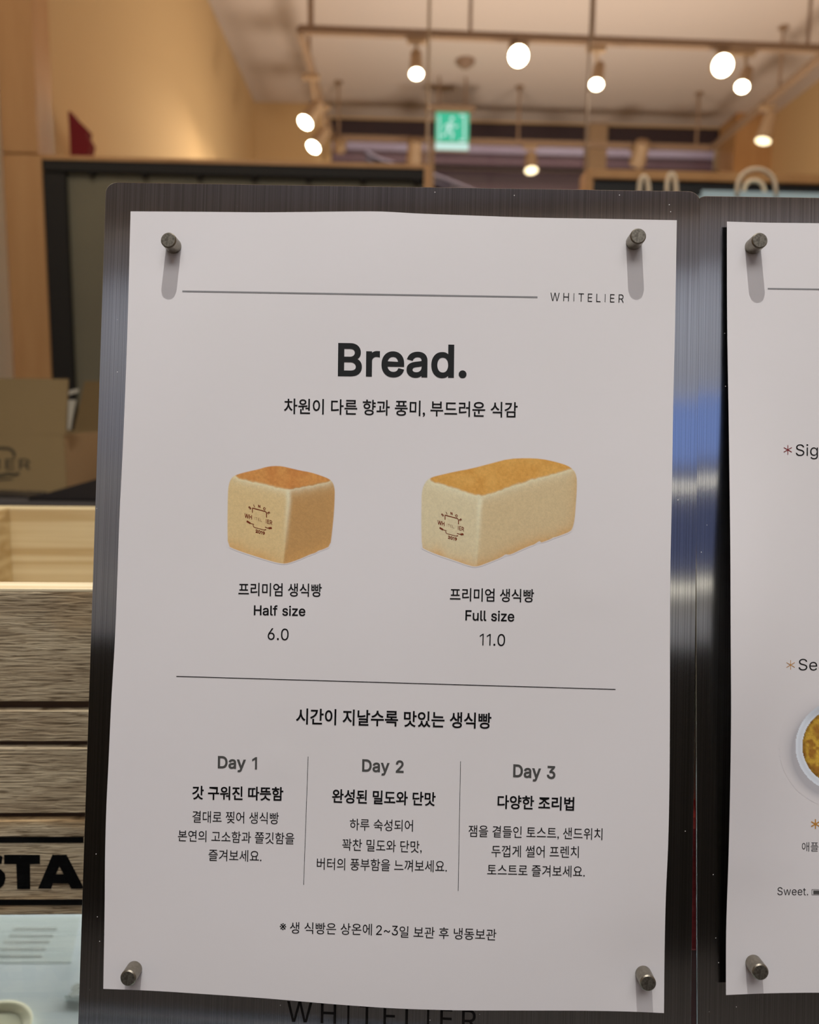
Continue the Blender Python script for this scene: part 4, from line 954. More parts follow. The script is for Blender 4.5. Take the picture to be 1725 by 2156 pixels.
MB().box((xg0 + .004, YG + .012, zg + .0012), (xg1 - .004, YG + .046, hy(1463, 1340, YG).z), .002).build('body', mat('cream_card', (240, 226, 196), .6), cbx)
MB().box((xg0 + .002, YG + .011, hy(1463, 1340, YG).z), (xg1 - .002, YG + .048, hy(1463, 1325, YG).z), .001).build('lid', mat('cream_card_lid', (206, 186, 150), .6), cbx)

# ================================================================== STEEL BOARDS AND PAPER SHEETS
PO = CN + RN @ np.array([-.0069, -.0346, -.2881])      # centre of the first sheet
NA = RN @ np.array([-.025, .025, .9994]); NA /= np.linalg.norm(NA)
def on_plane(px, py, h=0.0):
    """point of the sheet plane, lifted by h metres towards the viewer, seen at a photo point"""
    d = ray(px, py)
    h = np.asarray(h, float)
    t = ((PO - CN) @ NA + h) / (d @ NA)
    return CN + d * t[..., None]

E1 = dict(top=[(275, 445), (437, 446), (560, 447), (640, 446.3), (728, 445.3), (800, 445.3), (880, 449.5), (1000, 454), (1083, 457), (1286, 461), (1425.5, 463.7)],
          bot=[(217.5, 2082), (320, 2086), (409.5, 2091.6), (562.6, 2102.3), (715.6, 2115.3), (830, 2123), (945, 2126.8), (1098, 2127.6), (1251, 2128.3), (1330, 2130), (1398.5, 2133)],
          left=[(275, 445), (267, 735), (259.7, 920), (256.4, 992), (251.7, 1085), (247, 1224), (242.4, 1339), (234.3, 1478), (228.5, 1606), (224, 1700), (221.5, 1790), (220.5, 1901), (217.5, 2082)],
          right=[(1425.5, 463.7), (1421.5, 700), (1418, 850), (1415, 1050), (1412, 1200), (1411.3, 1300), (1411, 1500), (1410, 1650), (1407.8, 1760), (1402, 1900), (1399.8, 2000), (1398.5, 2133)])
E2 = dict(top=[(1531, 466.5), (1600, 468.5), (1725, 470), (2000, 476), (2350, 482), (2690, 486)],
          bot=[(1529, 2095), (1600, 2092), (1725, 2090), (2000, 2098), (2350, 2110), (2690, 2116)],
          left=[(1531, 466.5), (1531, 524), (1531.8, 696), (1534.6, 869), (1536.4, 1000), (1538.2, 1150), (1539, 1340), (1539.8, 1512), (1538.4, 1627), (1534.6, 1800), (1529.5, 1960), (1529, 2095)],
          right=[(2690, 486), (2692, 800), (2694, 1300), (2692, 1800), (2690, 2116)])

def smooth1(xs, ys, x):
    """monotone-ish cubic through points"""
    xs = np.array(xs, float); ys = np.array(ys, float)
    m = np.gradient(ys, xs)
    i = np.clip(np.searchsorted(xs, x) - 1, 0, len(xs) - 2)
    h = xs[i + 1] - xs[i]; t = (x - xs[i]) / h
    return (2 * t**3 - 3 * t**2 + 1) * ys[i] + (t**3 - 2 * t**2 + t) * h * m[i] + (-2 * t**3 + 3 * t**2) * ys[i + 1] + (t**3 - t**2) * h * m[i + 1]

class Sheet:
    def __init__(s, E, lift):
        s.E = E; s.lift = lift
    def px(s, u, v):
        """u 0..1 left to right, v 0..1 top to bottom -> photo point (Coons patch)"""
        E = s.E
        def H(k, u):
            p = np.array(E[k], float); x = p[0, 0] + (p[-1, 0] - p[0, 0]) * u
            return x, smooth1(p[:, 0], p[:, 1], x)
        def V(k, v):
            p = np.array(E[k], float); y = p[0, 1] + (p[-1, 1] - p[0, 1]) * v
            return smooth1(p[:, 1], p[:, 0], y), y
        tx, ty = H('top', u); bx, by = H('bot', u); lx, ly = V('left', v); rx, ry = V('right', v)
        c = [E['top'][0], E['top'][-1], E['bot'][0], E['bot'][-1]]
        X = (1 - v) * tx + v * bx + (1 - u) * lx + u * rx - ((1 - u) * (1 - v) * c[0][0] + u * (1 - v) * c[1][0] + (1 - u) * v * c[2][0] + u * v * c[3][0])
        Y = (1 - v) * ty + v * by + (1 - u) * ly + u * ry - ((1 - u) * (1 - v) * c[0][1] + u * (1 - v) * c[1][1] + (1 - u) * v * c[2][1] + u * v * c[3][1])
        return X, Y
    def uv(s, X, Y):
        c = s.E
        x0, y0 = c['top'][0]; x1 = c['top'][-1][0]; y1 = c['bot'][0][1]
        u = (X - x0) / (x1 - x0); v = (Y - y0) / (y1 - y0)
        for _ in range(6):
            px_, py_ = s.px(u, v)
            u = u - (px_ - X) / (x1 - x0); v = v - (py_ - Y) / (y1 - y0)
        return u, v
    def h(s, u, v): return s.lift(u, v)
    def pt(s, X, Y, extra=0.0):
        X = np.asarray(X, float); Y = np.asarray(Y, float)
        u, v = s.uv(X, Y)
        return on_plane(X, Y, s.h(u, v) + extra)

def g(x, c, w_): return np.exp(-((x - c) / w_) ** 2)
def lift1(u, v):
    u = np.clip(u, 0, 1); v = np.clip(v, 0, 1)
    pin = 1 - np.clip(g(u, .07, .1) * g(v, .04, .05) + g(u, .93, .1) * g(v, .04, .05) + g(u, .05, .1) * g(v, .975, .05) + g(u, .96, .1) * g(v, .955, .05), 0, 1)
    return .0008 + pin * (.0005 * g(v, 0, .16) * g(u, .45, .25) + .0012 * g(u, 1, .14) * g(v, .6, .3) + .0010 * g(u, 0, .12) * g(v, .5, .3) + .0003 * g(v, 1, .14) * g(u, .35, .25)
                         + .00028 * np.sin(7 * u + 5 * v) * np.sin(9 * v - 3 * u) + .00016 * g(u, .86, .03) * g(v, .475, .012) + .00016 * g(u, .30, .03) * g(v, .70, .012))
def lift2(u, v):
    u = np.clip(u, 0, 1); v = np.clip(v, 0, 1)
    return .0008 + .0065 * g(u, 0, .12) * g(v, .56, .24) * np.clip(v * 6, 0, 1) * np.clip((1 - v) * 6, 0, 1)
S1, S2 = Sheet(E1, lift1), Sheet(E2, lift2)

def sheet_object(name, label, S_, nu, nv):
    t = thing(name, label, 'printed sheet', Vector(on_plane(np.array((S_.E['bot'][0][0] + S_.E['bot'][-1][0]) / 2), np.array(2080.0), .001)))
    u, v = np.meshgrid(np.linspace(0, 1, nu), np.linspace(0, 1, nv))
    X, Y = S_.px(u, v)
    P_ = on_plane(X, Y, S_.h(u, v)).reshape(-1, 3)
    Pb = on_plane(X, Y, S_.h(u, v) - .00012).reshape(-1, 3)
    n = nu * nv
    idx = np.arange(n).reshape(nv, nu)
    f = [(int(idx[j, i]), int(idx[j + 1, i]), int(idx[j + 1, i + 1]), int(idx[j, i + 1])) for j in range(nv - 1) for i in range(nu - 1)]
    fb = [tuple(k + n for k in q[::-1]) for q in f]
    rim = list(idx[0, :]) + list(idx[1:, -1]) + list(idx[-1, -2::-1]) + list(idx[-2:0:-1, 0])
    m_ = len(rim); rv = [P_[k] for k in rim] + [Pb[k] for k in rim]
    fr = [(2 * n + k, 2 * n + (k + 1) % m_, 2 * n + m_ + (k + 1) % m_, 2 * n + m_ + k) for k in range(m_)]
    MB().add(list(P_) + list(Pb) + rv, f + fb + fr).build('paper', M['paper'], t, True)
    return t

INK = .00008
def put_text(S_, parent, s, xl, yl, xr, yr, h, off=0.0, m='ink', spacing=1.0, name='text_line', lean=None, res=4):
    """s with its drawn box fitted: bottom edge from (xl,yl) to (xr,yr), height h (photo pixels)"""
    v, f = text_mesh(s, off, spacing, res)
    mn, mx_ = v.min(0), v.max(0)
    a = (v[:, 0] - mn[0]) / (mx_[0] - mn[0]); b = (v[:, 1] - mn[1]) / (mx_[1] - mn[1])
    dx, dy = xr - xl, yr - yl; L = math.hypot(dx, dy)
    if lean is None: lean = dy / L
    X = xl + a * dx + b * h * lean; Y = yl + a * dy - b * h
    P_ = S_.pt(X, Y, INK)
    return MB().add(list(P_), f).build(name, M[m], parent)

def put_line(S_, parent, x0, y0, x1, y1, wpx, m='ink', name='rule', n=30, extra=0.0):
    d = np.array([x1 - x0, y1 - y0], float); L = np.hypot(*d); nn = np.array([-d[1], d[0]]) / L * wpx / 2
    t = np.linspace(0, 1, n + 1)
    A_ = np.array([x0, y0]) + t[:, None] * d
    q = np.concatenate([A_ + nn, A_ - nn])
    P_ = S_.pt(q[:, 0], q[:, 1], INK + extra)
    f = [(i, i + 1, i + 2 + n, i + 1 + n) for i in range(n)]
    return MB().add(list(P_), f).build(name, M[m], parent)

# ---- boards
def board(name, label, corners, rpx, base_h, thick=.0015, tilt=0.0):
    """rounded rectangle plate from four photo corners TL TR BR BL; lies base_h under the sheet plane"""
    C = [Vector(on_plane(np.array(float(x)), np.array(float(y)), base_h - (tilt if i_ > 1 else 0))) for i_, (x, y) in enumerate(corners)]
    TL, TR, BR_, BL_ = C
    t = thing(name, label, 'sign board', ((BL_.x + BR_.x) / 2, (BL_.y + BR_.y) / 2, min(BL_.z, BR_.z)))
    r = rpx * .18e-3
    pts = []
    def arc(c, a, b, n=10):
        # c corner, a and b neighbours
        ua = (a - c).normalized(); ub = (b - c).normalized()
        o = c + (ua + ub) * r
        for k in range(n + 1):
            th_ = PI / 2 * k / n
            pts.append(o - ub * r * math.cos(th_) * 1.0 - ua * r * math.sin(th_))
    arc(TL, BL_, TR); 
    arc(TR, TL, BR_)
    arc(BR_, TR, BL_); arc(BL_, BR_, TL)
    # order: each arc runs from the side of a to the side of b
    nrm = Vector(NA)
    n = len(pts)
    off = parent_origin(t)
    bc = .0003
    cen = sum(pts, Vector()) / n
    inner = [p + (cen - p).normalized() * bc for p in pts]
    v = [p + nrm * 0 for p in inner] + [p - nrm * bc for p in pts] + [p - nrm * thick for p in pts]
    fs = [tuple(range(n))] + [(i, (i + 1) % n, (i + 1) % n + n, i + n) for i in range(n)] + [(i + n, (i + 1) % n + n, (i + 1) % n + 2 * n, i + 2 * n) for i in range(n)] + [tuple(range(3 * n - 1, 2 * n - 1, -1))]
    o = link_mesh('plate', v, fs, M['steel'], t)
    me = o.data
    me.materials.append(M['steel_edge'])
    for k in range(n + 1, 2 * n + 1): me.polygons[k].material_index = 1
    uvl = me.uv_layers.new(name='UVMap')
    ux = (TR - TL).normalized(); uy = (TL - BL_).normalized()
    for lp in me.loops:
        p = me.vertices[lp.vertex_index].co + off - BL_
        uvl.data[lp.index].uv = (p.dot(ux), p.dot(uy))
    # foot behind the plate, resting on the case
    mid = (BL_ + BR_) / 2
    return t, C
zq = ZC
def down_to_counter(x, y, x2, y2):
    # photo y at which the plate edge meets the counter top
    for yy in np.arange(2156, 2400, 1.0):
        xx = x + (x2 - x) * (yy - y) / (y2 - y)
        p = on_plane(np.array(xx), np.array(yy), -.0008)
        if p[2] <= ZC + .0008: return xx, yy
    return xx, yy
BLc = down_to_counter(221.5, 400, 164, 2156); BRc = down_to_counter(1476, 423, 1455.7, 2156)
b1, C1 = board('steel_sign_board', 'brushed steel board with rounded corners carrying the Bread sheet', [(222.5, 383), (1475.5, 402.5), BRc, BLc], 24, -.0002)
BLd = down_to_counter(1465, 440, 1468, 2156); BRd = down_to_counter(2745, 430, 2745, 2156)
b2, C2 = board('steel_sign_board', 'brushed steel board cut off by the right side, carrying the menu sheet with starred headings', [(1464, 412), (2745, 431), BRd, BLd], 24, -.0019, thick=.0008, tilt=.0014)
for b_, C_ in ((b1, C1), (b2, C2)):
    a0 = C_[3] - Vector(NA) * .0016; a1 = C_[2] - Vector(NA) * .0016
    m0 = a0.lerp(a1, .25); m1 = a0.lerp(a1, .75)
    MB().prism([(m0.x, m0.y, ZC + .0005), (m1.x, m1.y, ZC + .0005), (m1.x, m1.y + .014, ZC + .0005), (m0.x, m0.y + .014, ZC + .0005)], (0, 0, .0015)).build('foot', M['steel_dark'], b_)

class PlaneS:
    def pt(s, X, Y, extra=0.0): return on_plane(np.asarray(X, float), np.asarray(Y, float), -.0002 + extra - .00004)
put_text(PlaneS(), b1, 'WHITELIER', 604, 2151, 1003, 2170, 43, .002, 'engrave', 1.3, 'engraved_lettering', lean=.018)

# ---- first sheet
t1 = sheet_object('bread_sheet', 'white paper sheet headed Bread with two loaf pictures on the left steel board', S1, 49, 61)
put_line(S1, t1, 384, 613, 1132, 625.5, 3.0, 'ink_light')
put_text(S1, t1, 'WHITELIER', 1159, 633, 1313.5, 637, 17, -.004, 'ink', 1.35)
put_text(S1, t1, 'Bread.', 711.5, 793, 982.5, 797, 71, .019, 'ink_dark', 1.03, 'headline', lean=.012)
T_ = [
 ('차원이 다른 향과 풍미, 부드러운 식감', 598, 873, 1090, 881, 34.5, .011),
 ('프리미엄 생식빵', 502, 1254.5, 677.5, 1257, 28, .011),
 ('Half size', 534.5, 1295.5, 643, 1297.5, 22, .012),
 ('6.0', 563.5, 1347, 607.5, 1348.5, 25, .001),
 ('프리미엄 생식빵', 947.5, 1265.5, 1124.5, 1268.5, 28, .011),
 ('Full size', 980, 1306.5, 1083, 1309, 22.5, .012),
 ('11.0', 1010, 1359, 1063.5, 1360.5, 25.5, .001),
 ('시간이 지날수록 맛있는 생식빵', 623, 1525, 1034.5, 1535, 34, .018),
 ('갓 구워진 따뜻함', 404.5, 1683.5, 596.5, 1686.5, 29.5, .021),
 ('결대로 찢어 생식빵', 405, 1732, 587, 1735.5, 25, .002),
 ('본연의 고소함과 쫄깃함을', 374.5, 1771.5, 619.5, 1778, 24.5, .002),
 ('즐겨보세요.', 439, 1812.5, 550.5, 1815, 24.5, .002),
 ('완성된 밀도와 단맛', 699, 1690.5, 917, 1697.5, 29.5, .021),
 ('하루 숙성되어', 736.5, 1748, 869.5, 1751, 24.5, .002),
 ('꽉찬 밀도와 단맛,', 720.5, 1792, 888, 1797, 26.5, .002),
 ('버터의 풍부함을 느껴보세요.', 667, 1831, 941, 1837, 25.5, .002),
 ('다양한 조리법', 1047.5, 1703, 1209, 1707.5, 29.5, .021),
 ('잼을 곁들인 토스트, 샌드위치', 986.5, 1763, 1268.5, 1770, 26, .002),
 ('두껍게 썰어 프렌치', 1035, 1804.5, 1219, 1806.5, 25, .002),
 ('토스트로 즐겨보세요.', 1026, 1843.5, 1231.5, 1847.5, 24.5, .002),
 ('생 식빵은 상온에', 610.5, 1965.5, 783, 1969.5, 24.5, .002),
 ('2~3', 792, 1968.5, 838, 1969.5, 20.5, .0),
 ('일 보관 후 냉동보관', 841, 1974, 1045, 1980.5, 24.5, .002),
]
for s, xl, yl, xr, yr, h, off in T_:
    put_text(S1, t1, s, xl, yl, xr, yr, h, off)
put_text(S1, t1, '※', 589, 1958, 602.5, 1958.5, 14.5, .0)
put_text(S1, t1, 'Day 1', 458.5, 1624.5, 541, 1627, 33, .020, 'ink_grey', 1.02, lean=.015)
put_text(S1, t1, 'Day 2', 762.5, 1631.5, 850, 1634.5, 33.5, .020, 'ink_grey', 1.02, lean=.015)
put_text(S1, t1, 'Day 3', 1080.5, 1643.5, 1169.5, 1647.5, 34.5, .020, 'ink_grey', 1.02, lean=.02)
put_line(S1, t1, 371.5, 1424, 1296.5, 1451.5, 1.6, 'ink')
put_line(S1, t1, 649, 1593, 639.5, 1863, 1.1, 'ink')
put_line(S1, t1, 970, 1603, 965, 1876, 1.1, 'ink')

# ---- printed loaf pictures (flat print on the sheet)
def seg_d(X, Y, ax_, ay_, bx_, by_):
    dx, dy = bx_ - ax_, by_ - ay_
    t = np.clip(((X - ax_) * dx + (Y - ay_) * dy) / (dx * dx + dy * dy + 1e-9), 0, 1)
    return np.hypot(X - ax_ - t * dx, Y - ay_ - t * dy)
def sdf(X, Y, poly):
    d = np.full(X.shape, 1e9); ins = np.zeros(X.shape, bool)
    n = len(poly)
    for i in range(n):
        (ax_, ay_), (bx_, by_) = poly[i], poly[(i + 1) % n]
        d = np.minimum(d, seg_d(X, Y, ax_, ay_, bx_, by_))
        c = ((ay_ > Y) != (by_ > Y)) & (X < (bx_ - ax_) * (Y - ay_) / (by_ - ay_ + 1e-12) + ax_)
        ins ^= c
    return np.where(ins, -d, d)
def line_d(X, Y, pts):
    d = np.full(X.shape, 1e9)
    for (a_, b_), (c_, e_) in zip(pts[:-1], pts[1:]): d = np.minimum(d, seg_d(X, Y, a_, b_, c_, e_))
    return d
def chaikin(p, n=2):
    for _ in range(n):
        q = []
        for i in range(len(p)):
            a_, b_ = np.array(p[i]), np.array(p[(i + 1) % len(p)])
            q += [tuple(a_ * .75 + b_ * .25), tuple(a_ * .25 + b_ * .75)]
        p = q
    return p
def vnoise(X, Y, s, seed):
    r = np.random.default_rng(seed); G = r.random((256, 256))
    x = X / s; y = Y / s; i = np.floor(x).astype(int); j = np.floor(y).astype(int); a_ = x - i; b_ = y - j
    a_ = a_ * a_ * (3 - 2 * a_); b_ = b_ * b_ * (3 - 2 * b_)
    q = lambda I, J: G[I % 256, J % 256]
    return (q(i, j) * (1 - a_) + q(i + 1, j) * a_) * (1 - b_) + (q(i, j + 1) * (1 - a_) + q(i + 1, j + 1) * a_) * b_
PAPC = np.array(lin((230, 227, 228)))
REFP = np.array(lin((190, 182, 178)))
def pcol(rgb): return np.minimum(np.array(lin(rgb)) / REFP * PAPC, 1.0)
def sst(x, a_, b_):
    t = np.clip((x - a_) / (b_ - a_), 0, 1); return t * t * (3 - 2 * t)

M['print'] = bpy.data.materials.new('colour_print')
M['print'].use_nodes = True
_nt = M['print'].node_tree
_vc = _nt.nodes.new('ShaderNodeVertexColor'); _vc.layer_name = 'print'
_b = _nt.nodes['Principled BSDF']
_nt.links.new(_vc.outputs[0], _b.inputs['Base Color'])
_b.inputs['Roughness'].default_value = .7; _b.inputs['Specular IOR Level'].default_value = .2

def color_patch(S_, parent, name, x0, y0, x1, y1, step, colfun, extra=0.0):
    xs = np.arange(x0, x1 + step, step); ys = np.arange(y0, y1 + step, step)
    X, Y = np.meshgrid(xs, ys)
    C, keep = colfun(X, Y)
    P_ = S_.pt(X, Y, INK * .6 + extra).reshape(-1, 3)
    nu, nv = len(xs), len(ys)
    idx = np.arange(nu * nv).reshape(nv, nu)
    q = np.stack([idx[:-1, :-1], idx[1:, :-1], idx[1:, 1:], idx[:-1, 1:]], -1).reshape(-1, 4)
    kf = keep.reshape(-1)[q].any(1)
    q = q[kf]
    used = np.unique(q); remap = -np.ones(nu * nv, int); remap[used] = np.arange(len(used))
    off = np.array(parent_origin(parent))
    me = bpy.data.meshes.new(name)
    me.from_pydata((P_[used] - off).tolist(), [], remap[q].tolist())
    ca = me.color_attributes.new('print', 'FLOAT_COLOR', 'POINT')
    cc = np.ones((len(used), 4)); cc[:, :3] = C.reshape(-1, 3)[used]
    ca.data.foreach_set('color', cc.ravel())
    me.materials.append(M['print'])
    o = bpy.data.objects.new(name, me); COL.objects.link(o); o.parent = parent
    return o

def loaf_fun(out, crust, ridge, lc, rc, cc_, cc2, seed, botl, botr, pale_w):
    out = chaikin(out, 1); crust = chaikin(crust, 2)
    def fn(X, Y):
        n1 = vnoise(X, Y, 1.6, seed); n2 = vnoise(X, Y, 5, seed + 1); n3 = vnoise(X, Y, 22, seed + 2)
        wob = (vnoise(X, Y, 7, seed + 3) - .5) * 2.5
        so = sdf(X, Y, out); sc_ = sdf(X, Y, crust) + wob
        ry = np.array([p[1] for p in ridge]); rx = np.array([p[0] for p in ridge])
        side = sst(X - np.interp(Y, ry, rx), -2.5, 2.5)[..., None]
        dr = line_d(X, Y, ridge)
        L_, R_ = pcol(lc), pcol(rc)
        base = L_ * (1 - side) + R_ * side
        # browner foot
        db = line_d(X, Y, botl) * (1 - side[..., 0]) + line_d(X, Y, botr) * side[..., 0]
        kb_ = (np.exp(-db / 13) * (.3 + .45 * n3))[..., None]
        base = base * (1 - kb_) + pcol((186, 136, 76)) * kb_
        # outer right side a little browner
        kr = (np.exp(-np.abs(so) / 9) * side[..., 0] * .45)[..., None]
        base = base * (1 - kr) + pcol((172, 130, 80)) * kr
        # pale rim below the crust and down the front ridge
        k1 = (np.exp(-np.clip(sc_, 0, None) / pale_w) * .95 * sst(sc_, -1, 3))[..., None]
        fade = np.clip(1 - (Y - ridge[0][1]) / (ridge[-1][1] - ridge[0][1]) * 1.15, .0, 1)
        k2 = (np.exp(-(dr / 5.5) ** 2) * .8 * fade)[..., None]
        pale = pcol((202, 192, 160))
        base = base * (1 - k1) + pale * k1
        base = base * (1 - k2) + pale * k2
        # crust
        kc = sst(-sc_, -2.5, 4)[..., None]
        e_ = (.5 * n3 + .25 * n2)[..., None]
        cr = pcol(cc_) * (1 - e_) + pcol(cc2) * e_
        base = base * (1 - kc) + cr * kc
        base = base * (1 + (n1 - .5) * .13 + (n2 - .5) * .08)[..., None]
        ko = sst(-so, -.9, .9)[..., None]
        C = PAPC * (1 - ko) + base * ko
        return C, so < 1.4
    return fn
Z3 = lambda L: [(440 + x / 5.39, 940 + y / 5.39) for x, y in L]
Z4 = lambda L: [(860 + x / 4.539, 930 + y / 4.539) for x, y in L]
o1 = Z3([(215, 1130), (210, 900), (214, 600), (218, 480), (235, 395), (270, 342), (330, 315), (440, 285), (560, 260), (650, 232), (740, 220), (830, 224), (920, 245), (1030, 272), (1150, 292), (1270, 330), (1360, 365), (1405, 405), (1426, 470), (1430, 540), (1420, 760), (1400, 960), (1379, 1130), (1290, 1172), (1245, 1182), (1210, 1208), (1150, 1225), (1070, 1262), (1000, 1290), (900, 1325), (840, 1332), (740, 1312), (600, 1270), (450, 1222), (300, 1170)])
c1 = Z3([(285, 338), (300, 240), (500, 150), (760, 130), (1000, 160), (1250, 240), (1400, 340), (1385, 385), (1300, 412), (1150, 440), (1000, 470), (890, 484), (800, 472), (650, 432), (500, 398), (380, 372)])
r1_ = Z3([(900, 520), (905, 620), (890, 800), (875, 1000), (862, 1180), (848, 1330)])
color_patch(S1, t1, 'half_loaf_picture', 477, 978, 708, 1190, 1.15,
            loaf_fun(o1, c1, r1_, (188, 161, 114), (162, 122, 74), (172, 108, 54), (190, 136, 74), 11,
                     Z3([(215, 1135), (840, 1335)]), Z3([(848, 1335), (1380, 1130)]), 7.0))
o2 = Z4([(130, 1010), (124, 800), (126, 600), (128, 490), (145, 420), (180, 365), (230, 338), (290, 322), (450, 285), (600, 258), (800, 205), (960, 163), (1130, 156), (1270, 163), (1400, 190), (1520, 226), (1580, 268), (1610, 330), (1613, 430), (1602, 600), (1590, 750), (1570, 830), (1545, 860), (1470, 890), (1400, 915), (1385, 915), (1370, 928), (1300, 955), (1265, 965), (1258, 945), (1200, 985), (1180, 988), (1080, 1030), (980, 1078), (950, 1080), (930, 1075), (890, 1105), (800, 1142), (660, 1195), (600, 1190), (400, 1120), (250, 1070), (160, 1030)])
c2 = Z4([(190, 368), (230, 260), (500, 170), (950, 80), (1290, 80), (1560, 160), (1580, 235), (1548, 262), (1450, 292), (1250, 342), (1050, 402), (900, 458), (760, 502), (690, 515), (600, 500), (500, 465), (350, 415), (260, 392)])
r2_ = Z4([(690, 560), (680, 640), (672, 900), (665, 1050), (655, 1195)])
color_patch(S1, t1, 'full_loaf_picture', 884, 961, 1219, 1197, 1.25,
            loaf_fun(o2, c2, r2_, (187, 171, 136), (180, 157, 118), (182, 128, 58), (196, 150, 80), 31,
                     Z4([(130, 1015), (640, 1200)]), Z4([(650, 1200), (1560, 860)]), 7.0))
# branded stamps on the loaves
def stamp(cx, cy, k, name):
    mb_v, mb_f = [], []
    def put(s, ox, oy, h, rot, off, wd=None):
        v, f = text_mesh(s, off, 1.0, 2)
        mn, mx_ = v.min(0), v.max(0)
        sc_ = h / .73
        x = (v[:, 0] - (mn[0] + mx_[0]) / 2) * sc_ * (wd or 1); y = v[:, 1] * sc_
        c, s_ = math.cos(rot), math.sin(rot)
        xx = ox + x * c + y * s_; yy = oy + x * s_ - y * c
        n = len(mb_v)
        mb_v.extend(zip(xx, yy)); mb_f.extend(tuple(i + n for i in q) for q in f)
    def bar(x0, y0, x1, y1, w_=1.2):
        w_ *= 1.35
        d = np.array([x1 - x0, y1 - y0]); L = np.hypot(*d); nn = np.array([-d[1], d[0]]) / L * w_ / 2
        n = len(mb_v)
        mb_v.extend([(x0 + nn[0], y0 + nn[1]), (x1 + nn[0], y1 + nn[1]), (x1 - nn[0], y1 - nn[1]), (x0 - nn[0], y0 - nn[1])])
        mb_f.append((n, n + 1, n + 2, n + 3))
    for i, ch in enumerate('SINCE'):
        a_ = (i - 2) * .42
        put(ch, math.sin(a_) * 22, -21 * math.cos(a_) + .5, 6.6, a_, .04)
    bar(-13, -16, 12, -16, 1.3); bar(12, -16, 14, -14, 1.3); bar(14, -14, 14, -5, 1.3); bar(-13, -16, -13, -7, 1.2)
    put('WH', -21, 6, 11, 0, .022, .8); put('ITEL', -2, 5.5, 8, 0, -.012); put('IER', 19, 6, 11, 0, .014, .8)
    bar(-24, 12, -17, 14.5, 2.6); bar(-17, 14.5, -10, 14.5, 1); bar(24, 12, 18, 14.5, 2.6); bar(18, 14.5, 11, 14.0, 1)
    bar(-12, 16, -10, 20, 1.0); bar(-10, 20, 10, 20, .8); bar(10, 20, 13, 18, 1.2)
    put('2019', 2, 29, 8, 0, .04)
    q = np.array(mb_v) * k
    X = cx + q[:, 0]; Y = cy + q[:, 1] + q[:, 0] * .27
    P_ = S1.pt(X, Y, INK * 1.2)
    MB().add(list(P_), mb_f).build(name, M['ink_brown'], t1)
stamp(546, 1091, 1.1, 'loaf_stamp')
stamp(951, 1105, 1.05, 'loaf_stamp')

# ---- second sheet
t2 = sheet_object('menu_sheet', 'white paper sheet cut off at the right with starred headings and a soup bowl picture', S2, 41, 61)
put_line(S2, t2, 1617, 607.5, 2600, 620, 2.6, 'ink_light')
put_text(S2, t2, 'Sign', 1676, 966.5, 1743, 967, 31.5, -.004)
put_text(S2, t2, 'Sea', 1682, 1411.5, 1740, 1412, 24.5, -.004)
put_text(S2, t2, '애플', 1689, 1792.5, 1723.5, 1793, 19.5, -.006)
put_text(S2, t2, 'Sweet.', 1637.5, 1884.5, 1702, 1885, 16.5, -.004)
def star(cx, cy, r, wd, m):
    for k in range(3):
        a_ = PI / 2 + k * PI / 3
        put_line(S2, t2, cx - r * math.cos(a_), cy - r * math.sin(a_), cx + r * math.cos(a_), cy + r * math.sin(a_), wd, m, 'star_mark', 2)
star(1659.3, 947, 9.8, 1.5, 'ink_red'); star(1665.3, 1400, 10, 1.2, 'ink_ochre'); star(1717.5, 1735, 10.2, 2.4, 'ink_ochre')
bx = [(1710, 1873), (1800, 1873.5), (1800, 1884.5), (1710, 1884)]
for a_, b_ in zip(bx, bx[1:] + bx[:1]): put_line(S2, t2, *a_, *b_, .9, 'ink', 'gauge_outline', 8)
put_line(S2, t2, 1713, 1878.8, 1798, 1879.2, 7.5, 'ink_grey', 'gauge_fill', 8, 0)
def bowl_fn(X, Y):
    cx, cy, R = 1772., 1571., 96.5
    d = np.hypot(X - cx, Y - cy)
    n1 = vnoise(X, Y, 7, 5); n2 = vnoise(X, Y, 2.2, 6); n3 = vnoise(X, Y, 18, 7)
    sh = np.exp(-np.clip(np.hypot(X - cx + 8, Y - cy - 12) - R, 0, None) / 9) * .42
    C = PAPC * (1 - sh[..., None]) + np.array(lin((120, 125, 140))) * sh[..., None]
    rimc = pcol((196, 197, 204)) * (1 - (.25 * sst(Y, cy - 40, cy - 80))[..., None])
    C = np.where((d < R)[..., None], rimc * (.9 + .1 * sst(np.abs(d - R + 8), 0, 7))[..., None], C)
    e_ = sst(n1 * .6 + n3 * .5, .35, .8)[..., None]
    soup = pcol((138, 92, 34)) * (1 - e_) + pcol((178, 138, 50)) * e_
    soup = soup * (1 + (n2 - .5) * .35)[..., None]
    soup = soup * (1 - .5 * np.exp(-np.clip(82 - d, 0, None) / 5))[..., None] + 0
    C = np.where((d < 82)[..., None], soup, C)
    keep = d < R + 34
    fade = sst(d, R + 20, R + 34)[..., None]
    return C * (1 - fade) + PAPC * fade, keep
color_patch(S2, t2, 'bowl_picture', 1640, 1436, 1905, 1706, 1.6, bowl_fn)

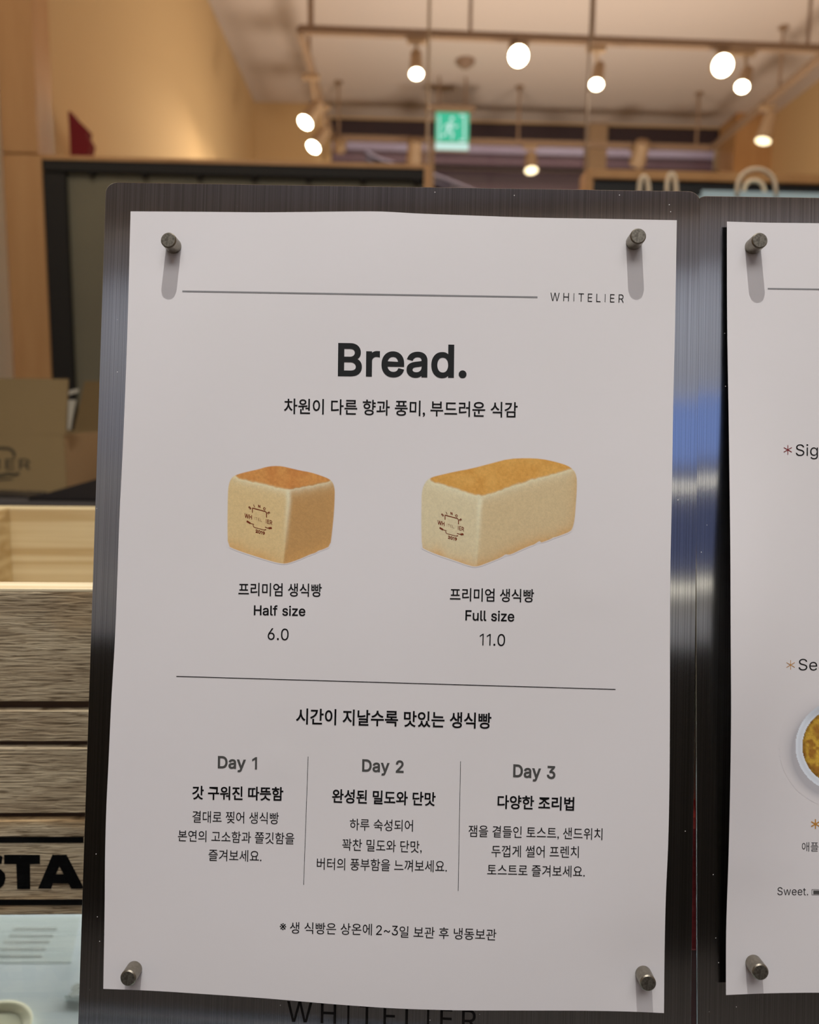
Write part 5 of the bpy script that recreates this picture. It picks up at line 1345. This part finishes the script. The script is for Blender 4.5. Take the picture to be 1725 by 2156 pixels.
# ---- cylindrical magnets
def magnet(px, py, label):
    S_ = S1 if px < 1500 else S2
    u, v = S_.uv(np.array(float(px)), np.array(float(py)))
    hh = float(S_.h(u, v))
    base = Vector(on_plane(np.array(float(px)), np.array(float(py)), hh + .0001))
    t = thing('pin_magnet', label, 'magnet', base, 'cylindrical magnets holding the sheets')
    n_ = Vector(NA); R = .00295; L = .0062; c = .0004
    m_ = MB(); m_.cyl(base, base + n_ * (L - c), R, n=32, caps=True); m_.cyl(base + n_ * (L - c), base + n_ * L, R, R - c, 32, False)
    m_.build('body', M['magnet'], t, False)
    MB().cyl(base + n_ * (L - .00005), base + n_ * (L + .00003), R - c, n=32).build('end_face', M['magnet_cap'], t)
magnet(366, 518, 'cylindrical metal magnet at the upper left corner of the Bread sheet')
magnet(1335, 510, 'cylindrical metal magnet above the shop name on the Bread sheet')
magnet(283, 2040, 'cylindrical metal magnet at the lower left corner of the Bread sheet')
magnet(1355, 2050, 'cylindrical metal magnet at the lower right corner of the Bread sheet')
magnet(1585.5, 519, 'cylindrical metal magnet at the top of the cut-off menu sheet')
magnet(1587, 2027, 'cylindrical metal magnet at the bottom of the cut-off menu sheet')

# ---- the small spot over the counter that throws the long magnet shadows
_t = Vector(on_plane(np.array(1335.), np.array(510.), 0.0))
_up = Vector(on_plane(np.array(1335. - 10), np.array(310.), 0.0)) - _t
_up = _up.normalized()
kp = _t + _up * 1.25 + Vector(NA) * .42 + Vector((0, 0, 0))
ks = thing('counter_spotlight', 'small spotlight over the counter above the frame', 'spotlight', kp + Vector((0, 0, .06)))
MB().cyl(kp + Vector((0, 0, .02)), kp + Vector((0, 0, .14)), .035, .03, 20).build('housing', M['cream_metal'], ks)
MB().cyl(kp + Vector((0, 0, .14)), Vector((kp.x, kp.y, ZCEIL)), .006, n=8).build('stem', M['cream_metal'], ks)
kd = bpy.data.lights.new('key', 'SPOT'); kd.energy = KEY_W; kd.color = (1.0, .97, .93); kd.shadow_soft_size = .006
kd.spot_size = math.radians(80); kd.spot_blend = .6
ko = bpy.data.objects.new('key', kd); COL.objects.link(ko); ko.location = kp
ko.rotation_euler = (Vector(PO) - kp).to_track_quat('-Z', 'Y').to_euler()
